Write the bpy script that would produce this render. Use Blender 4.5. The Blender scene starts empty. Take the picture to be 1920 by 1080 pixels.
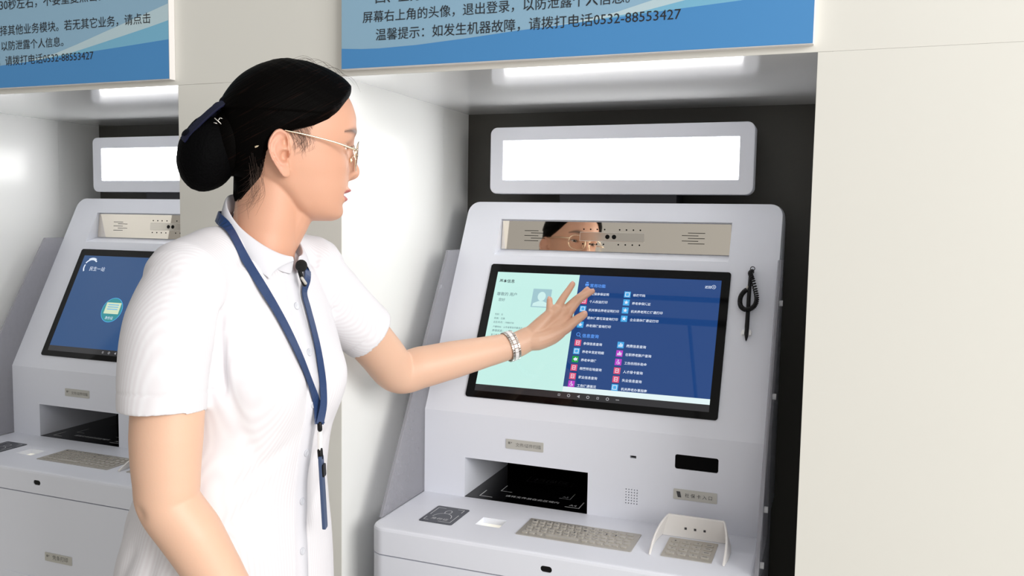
import bpy, bmesh, math, random
import numpy as np
from mathutils import Vector, Matrix, noise
from mathutils.bvhtree import BVHTree
random.seed(7)
SC = bpy.context.scene
COL = SC.collection
PI = math.pi

# ------------------------------------------------------------------ camera, light, exposure
CAM_LOC = Vector((0.8522, -1.3524, 1.45))
CR = Vector((0.93434, 0.35605, 0.01612)); CU = Vector((-0.04377, 0.06970, 0.99661)); CF = Vector((-0.35370, 0.93188, -0.08090))
cam_d = bpy.data.cameras.new('camera'); cam = bpy.data.objects.new('camera', cam_d); COL.objects.link(cam)
cam_d.sensor_width = 36.0; cam_d.lens = 1586.37 / 1920 * 36.0; cam_d.clip_start = 0.02
CR.normalize(); CU = (CU - CR * CU.dot(CR)).normalized(); CB = CR.cross(CU)
m = Matrix(((CR.x, CU.x, CB.x), (CR.y, CU.y, CB.y), (CR.z, CU.z, CB.z))).to_4x4(); m.translation = CAM_LOC
cam.matrix_world = m
SC.camera = cam

world = bpy.data.worlds.new('world'); SC.world = world; world.use_nodes = True
wnt = world.node_tree; wb = wnt.nodes['Background']; wb.inputs[1].default_value = 1.0
# room light: brighter towards the windows on the right, dimmer towards the inner end of the hall
wtc = wnt.nodes.new('ShaderNodeTexCoord'); wsx = wnt.nodes.new('ShaderNodeSeparateXYZ'); wmr = wnt.nodes.new('ShaderNodeMapRange'); wcr = wnt.nodes.new('ShaderNodeMix'); wcr.data_type = 'RGBA'
wnt.links.new(wtc.outputs['Generated'], wsx.inputs[0]); wnt.links.new(wsx.outputs['X'], wmr.inputs[0])
wmr.inputs[1].default_value = -0.9; wmr.inputs[2].default_value = 0.9
wcr.inputs[6].default_value = (0.27, 0.26, 0.245, 1); wcr.inputs[7].default_value = (0.84, 0.825, 0.79, 1)
wnt.links.new(wmr.outputs[0], wcr.inputs[0]); wnt.links.new(wcr.outputs[2], wb.inputs[0])

def area(name, loc, target, sx, sy, power, color):
    d = bpy.data.lights.new(name, 'AREA'); d.shape = 'RECTANGLE'; d.size = sx; d.size_y = sy; d.energy = power; d.color = color
    o = bpy.data.objects.new(name, d); COL.objects.link(o); o.location = loc
    o.rotation_euler = (Vector(target) - Vector(loc)).to_track_quat('-Z', 'Y').to_euler()
    return o
area('front_fill', (1.7, -2.3, 2.7), (0.5, 0.1, 0.9), 1.4, 1.0, 7, (1.0, 0.99, 0.98))  # unseen fill added behind the camera to brighten the kiosk front
area('window_daylight', (3.9, -1.9, 2.25), (0.1, -0.1, 1.25), 2.2, 1.9, 150, (1.0, 0.985, 0.96))

SC.view_settings.view_transform = 'Standard'; SC.view_settings.look = 'None'
SC.view_settings.exposure = 0.0; SC.view_settings.gamma = 1.0
SC.view_settings.use_curve_mapping = False

# ------------------------------------------------------------------ materials
def srgb(r, g, b):
    f = lambda c: (c/255/12.92 if c/255 <= 0.04045 else ((c/255+0.055)/1.055)**2.4)
    return (f(r), f(g), f(b), 1)
def mat(name, col, rough=0.5, metal=0.0, emit=None, estr=1.0, spec=0.5, coat=0.0, bump=None, alpha=1.0, trans=0.0, vary=0.0, vscale=30, sss=0.0):
    mt = bpy.data.materials.new(name); mt.use_nodes = True
    nt = mt.node_tree; b = nt.nodes['Principled BSDF']
    b.inputs['Base Color'].default_value = col; b.inputs['Roughness'].default_value = rough; b.inputs['Metallic'].default_value = metal
    b.inputs['Specular IOR Level'].default_value = spec; b.inputs['Coat Weight'].default_value = coat
    b.inputs['Alpha'].default_value = alpha; b.inputs['Transmission Weight'].default_value = trans
    if sss:
        b.inputs['Subsurface Weight'].default_value = sss; b.inputs['Subsurface Radius'].default_value = (1.0, 0.35, 0.2); b.inputs['Subsurface Scale'].default_value = 0.006
    if emit is not None:
        b.inputs['Emission Color'].default_value = emit; b.inputs['Emission Strength'].default_value = estr
    tc = nt.nodes.new('ShaderNodeTexCoord')
    if vary:
        n = nt.nodes.new('ShaderNodeTexNoise'); n.inputs['Scale'].default_value = vscale; n.inputs['Detail'].default_value = 3
        nt.links.new(tc.outputs['Object'], n.inputs['Vector'])
        mx = nt.nodes.new('ShaderNodeMix'); mx.data_type = 'RGBA'; mx.inputs[6].default_value = col
        mx.inputs[7].default_value = tuple(c*(1-vary) for c in col[:3]) + (1,)
        nt.links.new(n.outputs['Fac'], mx.inputs[0]); nt.links.new(mx.outputs[2], b.inputs['Base Color'])
    if bump:
        n = nt.nodes.new('ShaderNodeTexNoise'); n.inputs['Scale'].default_value = bump[0]; n.inputs['Detail'].default_value = 4
        nt.links.new(tc.outputs['Object'], n.inputs['Vector'])
        bp = nt.nodes.new('ShaderNodeBump'); bp.inputs['Strength'].default_value = bump[1]; bp.inputs['Distance'].default_value = 0.002
        nt.links.new(n.outputs['Fac'], bp.inputs['Height']); nt.links.new(bp.outputs['Normal'], b.inputs['Normal'])
    return mt

M = {}
M['wall'] = mat('wall_paint', (0.70, 0.69, 0.645, 1), 0.32, vary=0.015, vscale=6, bump=(60, 0.02))
M['niche'] = mat('niche_panel', (0.80, 0.81, 0.80, 1), 0.22, vary=0.01, vscale=5)
M['soffit'] = mat('soffit_gloss', (0.80, 0.81, 0.82, 1), 0.13, spec=0.9, coat=0.5, vary=0.01)
M['dark_wall'] = mat('dark_back_panel', (0.062, 0.059, 0.051, 1), 0.45, vary=0.1, vscale=4)
M['floor'] = mat('floor_tile', (0.60, 0.585, 0.55, 1), 0.3, vary=0.1)
M['kiosk'] = mat('kiosk_white_paint', (0.735, 0.755, 0.825, 1), 0.38, bump=(900, 0.03))
M['kiosk_in'] = mat('kiosk_inner_white', (0.74, 0.75, 0.78, 1), 0.4, vary=0.01)
M['black'] = mat('black_plastic', (0.0025, 0.0025, 0.003, 1), 0.4, vary=0.2, spec=0.25)
M['black_glass'] = mat('black_glass', (0.0012, 0.0012, 0.0015, 1), 0.06, vary=0.1, spec=0.22)
M['matte_black'] = mat('matte_black', (0.0012, 0.0012, 0.0012, 1), 0.75, vary=0.1, spec=0.08)
M['steel'] = mat('brushed_steel', (0.52, 0.49, 0.44, 1), 0.4, 0.6, vary=0.08, vscale=60)
M['key'] = mat('steel_key', (0.50, 0.475, 0.435, 1), 0.5, 0.35, vary=0.05, vscale=80)
M['mirror'] = mat('mirror_steel', (0.80, 0.745, 0.665, 1), 0.025, 1.0, vary=0.02, vscale=5)
M['label'] = mat('label_plate', (0.56, 0.55, 0.51, 1), 0.4, 0.3, vary=0.06, vscale=90)
M['ink'] = mat('dark_ink', (0.012, 0.013, 0.016, 1), 0.6, vary=0.1)
M['faint_ink'] = mat('engraved_grey', (0.20, 0.195, 0.18, 1), 0.6, vary=0.1)
M['white_print'] = mat('white_print', (0.62, 0.63, 0.64, 1), 0.6, vary=0.05)
M['grey_print'] = mat('grey_print', (0.05, 0.05, 0.055, 1), 0.6, vary=0.05)
M['pad'] = mat('card_pad_grey', (0.055, 0.06, 0.075, 1), 0.4, vary=0.08)
M['hood'] = mat('hood_plastic', (0.80, 0.775, 0.75, 1), 0.42, vary=0.02)
M['light_panel'] = mat('lit_panel', (0.9, 0.9, 0.9, 1), 0.4, emit=(1.0, 0.99, 0.985, 1), estr=8.0, vary=0.01)
M['neck'] = mat('dark_neck', (0.035, 0.036, 0.045, 1), 0.5, vary=0.1)
M['clear'] = mat('clear_clip', (0.75, 0.76, 0.78, 1), 0.12, alpha=0.55, vary=0.02)
M['sign_base'] = mat('sign_base', srgb(140, 177, 202), 0.35, vary=0.04, vscale=3)
M['sign_deep'] = mat('sign_deep_blue', srgb(72, 138, 196), 0.35, vary=0.05, vscale=4)
M['sign_teal'] = mat('sign_teal', srgb(118, 178, 208), 0.35, vary=0.04, vscale=4)
M['sign_pale'] = mat('sign_pale', srgb(182, 205, 214), 0.35, vary=0.04, vscale=4)
M['sign_edge'] = mat('sign_edge_white', (0.8, 0.77, 0.75, 1), 0.5, vary=0.02)
M['white_clip'] = mat('white_clip', (0.8, 0.8, 0.8, 1), 0.3, vary=0.02)
def emi(name, rgb, s=1.0, rough=0.12):
    return mat(name, (0.006, 0.006, 0.008, 1), rough, emit=srgb(*rgb), estr=s, vary=0.1)
M['s_mint'] = emi('screen_mint', (196, 238, 230), 1.0)
M['s_strip'] = emi('screen_white', (226, 244, 246), 1.0)
M['s_blue'] = emi('screen_blue', (26, 66, 126), 1.0, 0.02)
M['s_nav'] = emi('screen_nav_bar', (40, 40, 42), 1.0)
M['s_navicon'] = emi('screen_nav_icon', (170, 170, 175), 1.0)
M['s_text'] = emi('screen_white_text', (225, 235, 250), 1.0)
M['s_dark'] = emi('screen_dark_text', (50, 66, 70), 1.0)
M['s_grey'] = emi('screen_grey_text', (120, 148, 150), 1.0)
M['s_head'] = emi('screen_blue_heading', (92, 158, 250), 1.0)
M['s_avatar'] = emi('screen_avatar_box', (160, 198, 206), 1.0)
M['s_avatar2'] = emi('screen_avatar_person', (205, 238, 236), 1.0)
for k, c in dict(cyan=(70, 170, 232), pink=(226, 80, 118), green=(10, 160, 62), purple=(190, 60, 200), teal=(38, 138, 146), card=(206, 222, 190)).items():
    M['s_' + k] = emi('screen_icon_' + k, c, 1.0)
M['s_blue2'] = emi('screen_idle_blue', (34, 74, 122), 1.0)

def shield_mat():
    mt = bpy.data.materials.new('frosted_acrylic'); mt.use_nodes = True; nt = mt.node_tree
    b = nt.nodes['Principled BSDF']; b.inputs['Base Color'].default_value = (0.42, 0.42, 0.46, 1); b.inputs['Roughness'].default_value = 0.25
    n = nt.nodes.new('ShaderNodeTexNoise'); n.inputs['Scale'].default_value = 40
    tr = nt.nodes.new('ShaderNodeBsdfTransparent'); tr.inputs[0].default_value = (0.86, 0.86, 0.88, 1)
    mx = nt.nodes.new('ShaderNodeMixShader')
    mp = nt.nodes.new('ShaderNodeMapRange'); mp.inputs[3].default_value = 0.42; mp.inputs[4].default_value = 0.47
    nt.links.new(n.outputs['Fac'], mp.inputs[0]); nt.links.new(mp.outputs[0], mx.inputs[0])
    nt.links.new(tr.outputs[0], mx.inputs[1]); nt.links.new(b.outputs[0], mx.inputs[2])
    nt.links.new(mx.outputs[0], nt.nodes['Material Output'].inputs[0])
    return mt
M['shield'] = shield_mat()

# ------------------------------------------------------------------ mesh helpers
class MB:
    def __init__(s): s.v = []; s.f = []; s.mi = []; s.sm = []
    def add(s, vs, fs, mi=0, smooth=False):
        o = len(s.v); s.v += [tuple(p) for p in vs]
        for f in fs: s.f.append([i + o for i in f]); s.mi.append(mi); s.sm.append(smooth)
    def box(s, x0, x1, y0, y1, z0, z1, fr=None, mi=0):
        vs = [(x, y, z) for z in (z0, z1) for y in (y0, y1) for x in (x0, x1)]
        if fr: vs = [fr(*p) for p in vs]
        s.add(vs, [(0, 2, 3, 1), (4, 5, 7, 6), (0, 1, 5, 4), (2, 6, 7, 3), (0, 4, 6, 2), (1, 3, 7, 5)], mi)
    def prism(s, poly, w0, w1, fr, mi=0):
        n = len(poly); vs = [fr(u, v, w0) for u, v in poly] + [fr(u, v, w1) for u, v in poly]
        fs = [list(range(n))[::-1], list(range(n, 2*n))] + [(i, (i+1) % n, n + (i+1) % n, n + i) for i in range(n)]
        s.add(vs, fs, mi)
    def loft(s, rings, mi=0, smooth=True, cap=True, closed=True):
        n = len(rings[0]); vs = [p for r in rings for p in r]; fs = []
        for i in range(len(rings) - 1):
            for j in range(n if closed else n - 1):
                k = (j + 1) % n
                fs.append((i*n + j, i*n + k, (i+1)*n + k, (i+1)*n + j))
        if cap:
            fs.append(list(range(n))[::-1]); fs.append(list(range((len(rings)-1)*n, len(rings)*n)))
        s.add(vs, fs, mi, smooth)
    def tube(s, pts, rad, n=12, sub=6, mi=0, flat=1.0, upv=None, caps=True):
        P, Rr = crom(pts, rad, sub)
        T = [(P[min(i+1, len(P)-1)] - P[max(i-1, 0)]).normalized() for i in range(len(P))]
        u = (Vector(upv) if upv else (Vector((0, 0, 1)) if abs(T[0].z) < 0.9 else Vector((1, 0, 0))))
        rings = []
        def ring(p, t, u, r):
            a = u - t * u.dot(t); a.normalize(); b = t.cross(a)
            return [p + a*(r*flat*math.cos(2*PI*k/n)) + b*(r*math.sin(2*PI*k/n)) for k in range(n)], a
        frames = []
        for i in range(len(P)):
            rg, u = ring(P[i], T[i], u if not upv else Vector(upv), Rr[i]); frames.append((rg, u))
        if caps:
            for q in (0.12, 0.4, 0.7, 0.92):
                a = math.acos(1 - q) if False else math.asin(q)
                off = math.cos(a); rg, _ = ring(P[0] - T[0]*(Rr[0]*off), T[0], frames[0][1], Rr[0]*q); rings.append(rg)
        rings += [f[0] for f in frames]
        if caps:
            for q in (0.92, 0.7, 0.4, 0.12):
                off = math.cos(math.asin(q)); rg, _ = ring(P[-1] + T[-1]*(Rr[-1]*off), T[-1], frames[-1][1], Rr[-1]*q); rings.append(rg)
        s.loft(rings, mi)
    def ball(s, c, rx, ry, rz, nu=20, nv=14, mi=0, ax=None):
        rings = []
        X, Y, Z = ax or (Vector((1, 0, 0)), Vector((0, 1, 0)), Vector((0, 0, 1)))
        for i in range(1, nv):
            a = PI*i/nv
            rings.append([Vector(c) + X*(rx*math.sin(a)*math.cos(2*PI*k/nu)) + Y*(ry*math.sin(a)*math.sin(2*PI*k/nu)) - Z*(rz*math.cos(a)) for k in range(nu)])
        s.loft(rings, mi)

def crom(pts, rad, sub):
    pts = [Vector(p) for p in pts]
    if not isinstance(rad, (list, tuple)): rad = [rad]*len(pts)
    if sub <= 1 or len(pts) < 3:
        return pts, list(rad)
    P = []; Rr = []
    n = len(pts)
    for i in range(n - 1):
        p0 = pts[max(i-1, 0)]; p1 = pts[i]; p2 = pts[i+1]; p3 = pts[min(i+2, n-1)]
        for k in range(sub):
            t = k/sub; t2 = t*t; t3 = t2*t
            P.append(0.5*((2*p1) + (p2-p0)*t + (2*p0-5*p1+4*p2-p3)*t2 + (3*p1-p0-3*p2+p3)*t3))
            Rr.append(rad[i]*(1-t) + rad[i+1]*t)
    P.append(pts[-1]); Rr.append(rad[-1])
    return P, Rr

def mesh_from(name, mb, mats, off=(0, 0, 0), fix=True):
    me = bpy.data.meshes.new(name)
    ox, oy, oz = off
    me.from_pydata([(p[0]-ox, p[1]-oy, p[2]-oz) for p in mb.v], [], mb.f)
    for mt in mats: me.materials.append(mt)
    me.polygons.foreach_set('material_index', mb.mi); me.polygons.foreach_set('use_smooth', mb.sm)
    if fix:
        bm = bmesh.new(); bm.from_mesh(me); bmesh.ops.recalc_face_normals(bm, faces=bm.faces); bm.to_mesh(me); bm.free()
    me.update()
    return me
def rootloc(p):
    v = Vector((0, 0, 0))
    while p is not None: v = v + p.location; p = p.parent
    return v
def part(name, mb, mats, parent=None, label=None, fix=True, bevel=0):
    """link one mesh built in world coordinates, under its thing"""
    if not isinstance(mats, (list, tuple)): mats = [mats]
    me = mb if isinstance(mb, bpy.types.Mesh) else mesh_from(name, mb, mats, rootloc(parent), fix)
    o = bpy.data.objects.new(name, me); COL.objects.link(o)
    if parent is not None: o.parent = parent
    if label: o['label'] = label
    if bevel:
        md = o.modifiers.new('bevel', 'BEVEL'); md.width = bevel; md.segments = 2; md.limit_method = 'ANGLE'; md.angle_limit = math.radians(40)
    return o
def thing(name, label, cat, loc, group=None):
    o = bpy.data.objects.new(name, None); COL.objects.link(o); o.location = loc; o.empty_display_size = 0.05
    o['label'] = label; o['category'] = cat
    if group: o['group'] = group
    return o
def single(name, mb, mats, label, cat, group=None, bevel=0, loc=(0, 0, 0)):
    if not isinstance(mats, (list, tuple)): mats = [mats]
    o = bpy.data.objects.new(name, mesh_from(name, mb, mats, loc)); COL.objects.link(o); o.location = loc
    o['label'] = label; o['category'] = cat
    if group: o['group'] = group
    if bevel:
        md = o.modifiers.new('bevel', 'BEVEL'); md.width = bevel; md.segments = 2; md.limit_method = 'ANGLE'
    return o
def struct(name, mb, mats, bevel=0):
    o = part(name, mb, mats, None, bevel=bevel); o['kind'] = 'structure'; return o
def rrect(x0, x1, y0, y1, r, n=6):
    pts = []
    for cx, cy, a0 in ((x1-r, y1-r, 0), (x0+r, y1-r, 90), (x0+r, y0+r, 180), (x1-r, y0+r, 270)):
        for k in range(n+1):
            a = math.radians(a0 + 90*k/n); pts.append((cx + r*math.cos(a), cy + r*math.sin(a)))
    return pts
def circ(cx, cy, r, n=20, rx=1.0):
    return [(cx + r*rx*math.cos(2*PI*k/n), cy + r*math.sin(2*PI*k/n)) for k in range(n)]
def evaluated(o):
    dg = bpy.context.evaluated_depsgraph_get(); dg.update()
    return bpy.data.meshes.new_from_object(o.evaluated_get(dg), preserve_all_data_layers=True, depsgraph=dg)
def cut(mb, cutters, op='DIFFERENCE', more=None):
    """boolean a solid with solids; returns an MB"""
    bo = bpy.data.objects.new('tmp', mesh_from('tmp', mb, [])); COL.objects.link(bo); tmp = [bo]
    for c, o_ in [(c, op) for c in cutters] + [(c, 'INTERSECT') for c in (more or [])]:
        co = bpy.data.objects.new('tmpc', mesh_from('tmpc', c, [])); COL.objects.link(co); tmp.append(co)
        md = bo.modifiers.new('b', 'BOOLEAN'); md.operation = o_; md.object = co; md.solver = 'EXACT'
    me = evaluated(bo); r = MB()
    r.v = [tuple(v.co) for v in me.vertices]; r.f = [list(p.vertices) for p in me.polygons]; r.mi = [0]*len(r.f); r.sm = [False]*len(r.f)
    for t in tmp: bpy.data.objects.remove(t)
    return r

def text_into(mb, txt, x0, x1, y, fr, mi=0, w=0.0004, hscale=1.0, h=None, bold=0.0):
    """lay a line of lettering from x0 to x1 on baseline y of frame fr; glyphs are flat faces lifted w off it"""
    cu = bpy.data.curves.new('t', 'FONT'); cu.body = txt; cu.size = 1.0; cu.resolution_u = 2; cu.offset = bold
    o = bpy.data.objects.new('t', cu); COL.objects.link(o); me = evaluated(o)
    bpy.data.objects.remove(o)
    if not len(me.vertices): return
    xs = [v.co.x for v in me.vertices]; a = min(xs); b = max(xs); s = (x1 - x0)/(b - a)
    sy = s*hscale if h is None else h
    vs = [fr(x0 + (v.co.x - a)*s, y + v.co.y*sy, w) for v in me.vertices]
    mb.add(vs, [list(p.vertices) for p in me.polygons], mi)

# frames (u, v, outwards) -> world
SO = Vector((0, 0.2324, 1.0832)); ST = Vector((0, 0.4556, 0.8902)); SN = Vector((0, -0.8902, 0.4556))
def FS(u, t, n): return Vector((u, 0, 0)) + SO + ST*t + SN*n
YV = 0.2154
def FV(u, v, n): return Vector((u, YV - n, v))
ZD = 0.8764
def FD(u, v, n): return Vector((u, v, ZD + n))
def FM(u, v, n): return Vector((u, 0.4236 + (v - 1.415)*0.125 - n, v + 0.125*n))
def FX(y, z, x): return Vector((x, y, z))
def FB(u, v, n): return Vector((u, 0.444 - n, v))
def FC(u, v, n): return Vector((u, 0.0 - n, v))          # cabinet door face
PER = 1.19162                                            # distance between the two niches
NW = 0.817; ZT = 1.7042; ND = 0.574; NJ = 0.432

# ------------------------------------------------------------------ setting
def build_setting():
    WT = 2.75
    g = 0.00015
    b = MB(); b.box(-4.5, 4.5, 0, 0.0012, ZT + g, WT); b.box(-4.5, 4.5, 0.0012, 0.04, ZT + 0.021, WT)
    # the fascia above the niches is one run of panels
    struct('wall_front', b, M['wall'], 0.0004)
    for i, (x0, x1) in enumerate(((NW, 4.5), (NW - PER, 0.0), (-4.5, -PER))):
        b = MB(); b.box(x0, x1, 0, 0.0012, 0, ZT - g); b.box(x0 + 0.021, x1 - 0.021, 0.0012, 0.04, 0, ZT - g); struct('wall_column' if i else 'wall_right', b, M['wall'], 0.0004)
    for k in range(2):
        dx = -PER*k
        b = MB(); b.box(-0.02 + dx, 0 + dx, 0.0013, NJ - g, 0, ZT); b.box(-0.02 + dx, dx, NJ + g, ND, 0, ZT)
        b.box(-0.02 + dx, -0.003 + dx, 0.03, ND, 0, ZT); struct('wall_niche_left', b, M['niche'])
        b = MB(); b.box(NW + dx, NW + 0.02 + dx, 0.0013, NJ - g, 0, ZT); b.box(NW + dx, NW + 0.02 + dx, NJ + g, ND, 0, ZT)
        b.box(NW + 0.003 + dx, NW + 0.02 + dx, 0.03, ND, 0, ZT); struct('wall_niche_right', b, M['niche'])
        b = MB(); b.box(-0.02 + dx, NW + 0.02 + dx, 0.0013, NJ - g, ZT, ZT + 0.02); b.box(-0.02 + dx, NW + 0.02 + dx, NJ + g, ND + 0.02, ZT, ZT + 0.02)
        b.box(-0.02 + dx, NW + 0.02 + dx, 0.02, ND + 0.02, ZT + 0.003, ZT + 0.02); struct('ceiling', b, M['soffit'])
        b = MB(); b.box(-0.02 + dx, NW + 0.02 + dx, ND, ND + 0.02, 0, ZT); struct('wall_back', b, M['dark_wall'])
    b = MB(); b.box(-4.5, 4.5, -4.0, 0.6, -0.05, 0.0); struct('floor', b, M['floor'])
    # thin dark ceiling grid bars overhead, seen mirrored in the touchscreen
    for k, q in enumerate(((-4.5, 4.5, -0.893, -0.883), (-4.5, 4.5, -1.027, -1.017), (0.281, 0.291, -4.5, -1.027))):
        b = MB(); b.box(q[0], q[1], q[2], q[3], 2.70, 2.73); struct('trim_%d' % (k + 1), b, M['black'])

def wave(pts, ztop, zbot, fr, mb, mi, w):
    up = [(x, z) for x, z in pts]
    mb.add([fr(x, z, w) for x, z in up] + [fr(x, z, w) for x, z in reversed(zbot)], [list(range(len(up) + len(zbot)))], mi)

def build_sign(dx, label):
    root = thing('notice_board', label, 'sign', (0.4106 + dx, 0, 2.0), 'instruction boards above the niches')
    X0, X1, Z0, Z1 = 0.0098, 0.8112, 1.7135, 2.42
    fr = lambda u, v, n: Vector((u + dx, -0.0155 - n, v))
    b = MB(); b.box(X0 + dx, X1 + dx, -0.015, -0.0002, Z0, Z1)
    part('board', b, M['sign_edge'], root, 'pale board with thin white edges', bevel=0.0008)
    b = MB()
    x0, x1, z0, z1 = X0 + 0.0003, X1 - 0.0015, Z0 + 0.0012, Z1 - 0.001
    b.add([fr(x0, z0, 0), fr(x1, z0, 0), fr(x1, z1, 0), fr(x0, z1, 0)], [(0, 1, 2, 3)], 0)
    deep = [(x0, 1.7505), (0.05, 1.7478), (0.087, 1.747), (0.161, 1.7488), (0.255, 1.7545), (0.345, 1.7612), (0.4486, 1.7672), (0.5739, 1.7755), (0.69, 1.7826), (x1, 1.7905)]
    flat = [(x0, z0), (x1, z0)]
    wave(deep, 0, flat, fr, b, 1, 0.0003)
    teal = [(0.42, 1.7655), (0.47, 1.7695), (0.5565, 1.778), (0.6843, 1.8020), (0.76, 1.8165), (x1, 1.827)]
    wave(teal, 0, [(0.42, 1.7655)] + [p for p in deep if p[0] > 0.43], fr, b, 2, 0.0003)
    pale = [(0.37, 1.7632), (0.43, 1.7672), (0.5128, 1.7795), (0.5695, 1.7936), (0.6589, 1.8180), (0.75, 1.8425), (x1, 1.8590)]
    wave(pale, 0, [(0.37, 1.7632)] + teal, fr, b, 3, 0.0003)
    part('printed_face', b, [M['sign_base'], M['sign_deep'], M['sign_teal'], M['sign_pale']], root, 'printed face with blue and pale waves', fix=False)
    for t, a, c, z in (('温馨提示：如发生机器故障，请拨打电话0532-88553427', 0.0805, 0.6160, 1.7624),
                       ('屏幕右上角的头像，退出登录，以防泄露个人信息。', 0.0541, 0.5350, 1.7942),
                       ('四、业务办理完成后，可选择其他业务模块。若无其它业务，请点击', 0.080, 0.7660, 1.8258),
                       ('三、打印凭证时，请等待30秒左右，不要重复点击。', 0.080, 0.6400, 1.8790),
                       ('二、按照屏幕提示，选择需要办理的业务。', 0.080, 0.5100, 1.932),
                       ('一、请将身份证放在读卡区，或刷脸登录。', 0.080, 0.5100, 1.985)):
        b = MB(); text_into(b, t, a, c, z, fr, 0, 0.0007)
        part('lettering', b, M['ink'], root, 'line of black printed lettering', fix=False)

# ------------------------------------------------------------------ kiosk
KX0, KX1 = 0.0665, 0.753
def build_kiosk(label):
    root = thing('self_service_kiosk', label, 'kiosk', (0.4085, 0.25, 0))
    K = M['kiosk']
    # upper body
    yt = 0.440; zt = 1.489; yb = YV; zb = 1.0525
    b = MB(); b.prism([(yb, ZD - 0.02), (yb, zb), (yt, zt), (yt + 0.05, zt), (0.545, zt - 0.04), (0.545, ZD - 0.02)], KX0, KX1, FX)
    cs = []
    c = MB(); c.box(0.1593, 0.4219, 0.18, 0.47, ZD - 0.004, 0.9594); cs.append(c)
    c = MB(); c.prism([(0.4292, 1.4495), (0.4210, 1.3830), (0.3795, 1.3720), (0.35, 1.40), (0.395, 1.4530)], 0.1512, 0.6562, FX); cs.append(c)
    c = MB(); c.prism(rrect(0.5903, 0.6702, 0.9884, 1.0160, 0.004), -0.03, 0.01, FV); cs.append(c)
    c = MB(); c.box(0.5045, 0.5165, 0.2, 0.226, 0.9985, 1.0035); cs.append(c)
    c = MB()
    for i in range(5):
        for j in range(6):
            c.prism(circ(0.4985 + 0.0054*i, 0.9368 - 0.0054*j, 0.00125, 8), -0.01, 0.005, FV)
    cs.append(c)
    keep = MB(); keep.prism(rrect(KX0, KX1, 0.5, zt, 0.024), -1, 1, lambda u, v, n: Vector((u, n, v)))
    b = cut(b, cs, 'DIFFERENCE', [keep])
    body = part('upper_housing', b, K, root, bevel=0.0012)
    # desk
    b = MB(); r = 0.032
    top = rrect(KX0 - 0.0050, KX1 - 0.0010, -0.008, 0.5, r, 18)
    rings = []
    for dz, ins in ((0.826, 0.0), (ZD - 0.006, 0.0), (ZD - 0.0025, 0.0012), (ZD - 0.0006, 0.0034), (ZD, 0.0065)):
        rings.append([Vector((0.409 + (x - 0.409)*(1 - ins/0.34), 0.25 + (y - 0.25)*(1 - ins/0.255), dz)) for x, y in top])
    b.loft(rings, smooth=False)
    c1 = MB(); c1.box(0.2425, 0.2915, 0.0778, 0.1195, ZD - 0.012, ZD + 0.01)
    c2 = MB(); c2.prism(rrect(0.4025, 0.4235, 0.8452, 0.8562, 0.0054), -0.004, 0.03, FC)
    b = cut(b, [c1, c2])
    part('desk', b, K, root)
    # cabinet below
    b = MB(); b.prism(rrect(KX0 - 0.0048, KX1 - 0.0012, -0.0078, 0.5, r, 18), 0.03, 0.8236, lambda u, v, w: Vector((u, v, w)))
    part('cabinet', b, K, root)
    b = MB(); b.box(KX0 + 0.02, KX1 - 0.02, 0.02, 0.5, 0.0, 0.03); part('plinth', b, M['black'], root)
    b = MB(); b.prism(rrect(0.300, 0.70, 0.10, 0.634, 0.004), 0.0076, 0.0095, FC); dr = part('cabinet_door', b, K, root, bevel=0.001)
    def plate(x0, x1, z0, z1, fr, txt, tx0, tx1, sq=True, icon=0):
        b = MB(); b.prism(rrect(x0, x1, z0, z1, 0.0015, 3), 0.0001, 0.0012, fr); pl = part('label_plate', b, M['label'], root, 'small grey label plate')
        b = MB(); text_into(b, txt, tx0, tx1, (z0 + z1)/2 - 0.0034, fr, 0, 0.0015)
        h = z1 - z0
        if icon == 0:
            b.box(x0 + 0.005, x0 + 0.0095, (z0+z1)/2 - 0.0, (z0+z1)/2 + 0.0045, 0.0012, 0.0015, fr); b.box(x0 + 0.0115, x0 + 0.013, (z0+z1)/2 + 0.002, (z0+z1)/2 + 0.0045, 0.0012, 0.0015, fr)
        else:
            cx = x0 + 0.0105; cz = (z0 + z1)/2
            b.prism([(cx - 0.005, cz + 0.0055), (cx + 0.002, cz + 0.0055), (cx + 0.0045, cz - 0.0055), (cx - 0.002, cz - 0.0055)], 0.0012, 0.0016, fr)
        part('lettering', b, M['faint_ink'] if icon == 0 else M['grey_print'], pl, fix=False)
    plate(0.2497, 0.3297, 0.9890, 1.0085, FV, '文件/证件扫描', 0.271, 0.3245)
    plate(0.5893, 0.6700, 0.9305, 0.9503, FV, '社 保 卡 入 口', 0.611, 0.661, icon=1)
    plate(0.4322, 0.5118, 0.6765, 0.6960, lambda u, v, n: FC(u, v, n + 0.0079), '凭条打印', 0.455, 0.500)
    # dark insides
    b = MB(); b.box(0.5885, 0.672, YV + 0.02, YV + 0.0285, 0.985, 1.018); part('card_slot', b, M['matte_black'], root, 'black card slot window')
    b = MB(); b.prism(rrect(0.5907, 0.6698, 0.9888, 1.0156, 0.004), -0.0085, -0.0015, FV); part('slot_window', b, M['matte_black'], root)
    b = MB(); b.box(0.505, 0.516, YV + 0.0095, YV + 0.0101, 0.999, 1.003); b.box(0.506, 0.515, YV + 0.001, YV + 0.009, 1.0012, 1.0022); part('usb_port', b, M['black'], root, 'small black socket')
    b = MB(); b.box(0.496, 0.523, YV + 0.0085, YV + 0.0095, 0.907, 0.940); part('speaker_grille', b, M['matte_black'], root, 'dark backing behind the round speaker holes')
    b = MB(); b.prism(rrect(0.4027, 0.4233, 0.8454, 0.8560, 0.0052), 0.0, 0.0065, FC); part('sensor_window', b, M['black_glass'], root, 'black pill shaped window on the desk front')
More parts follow.
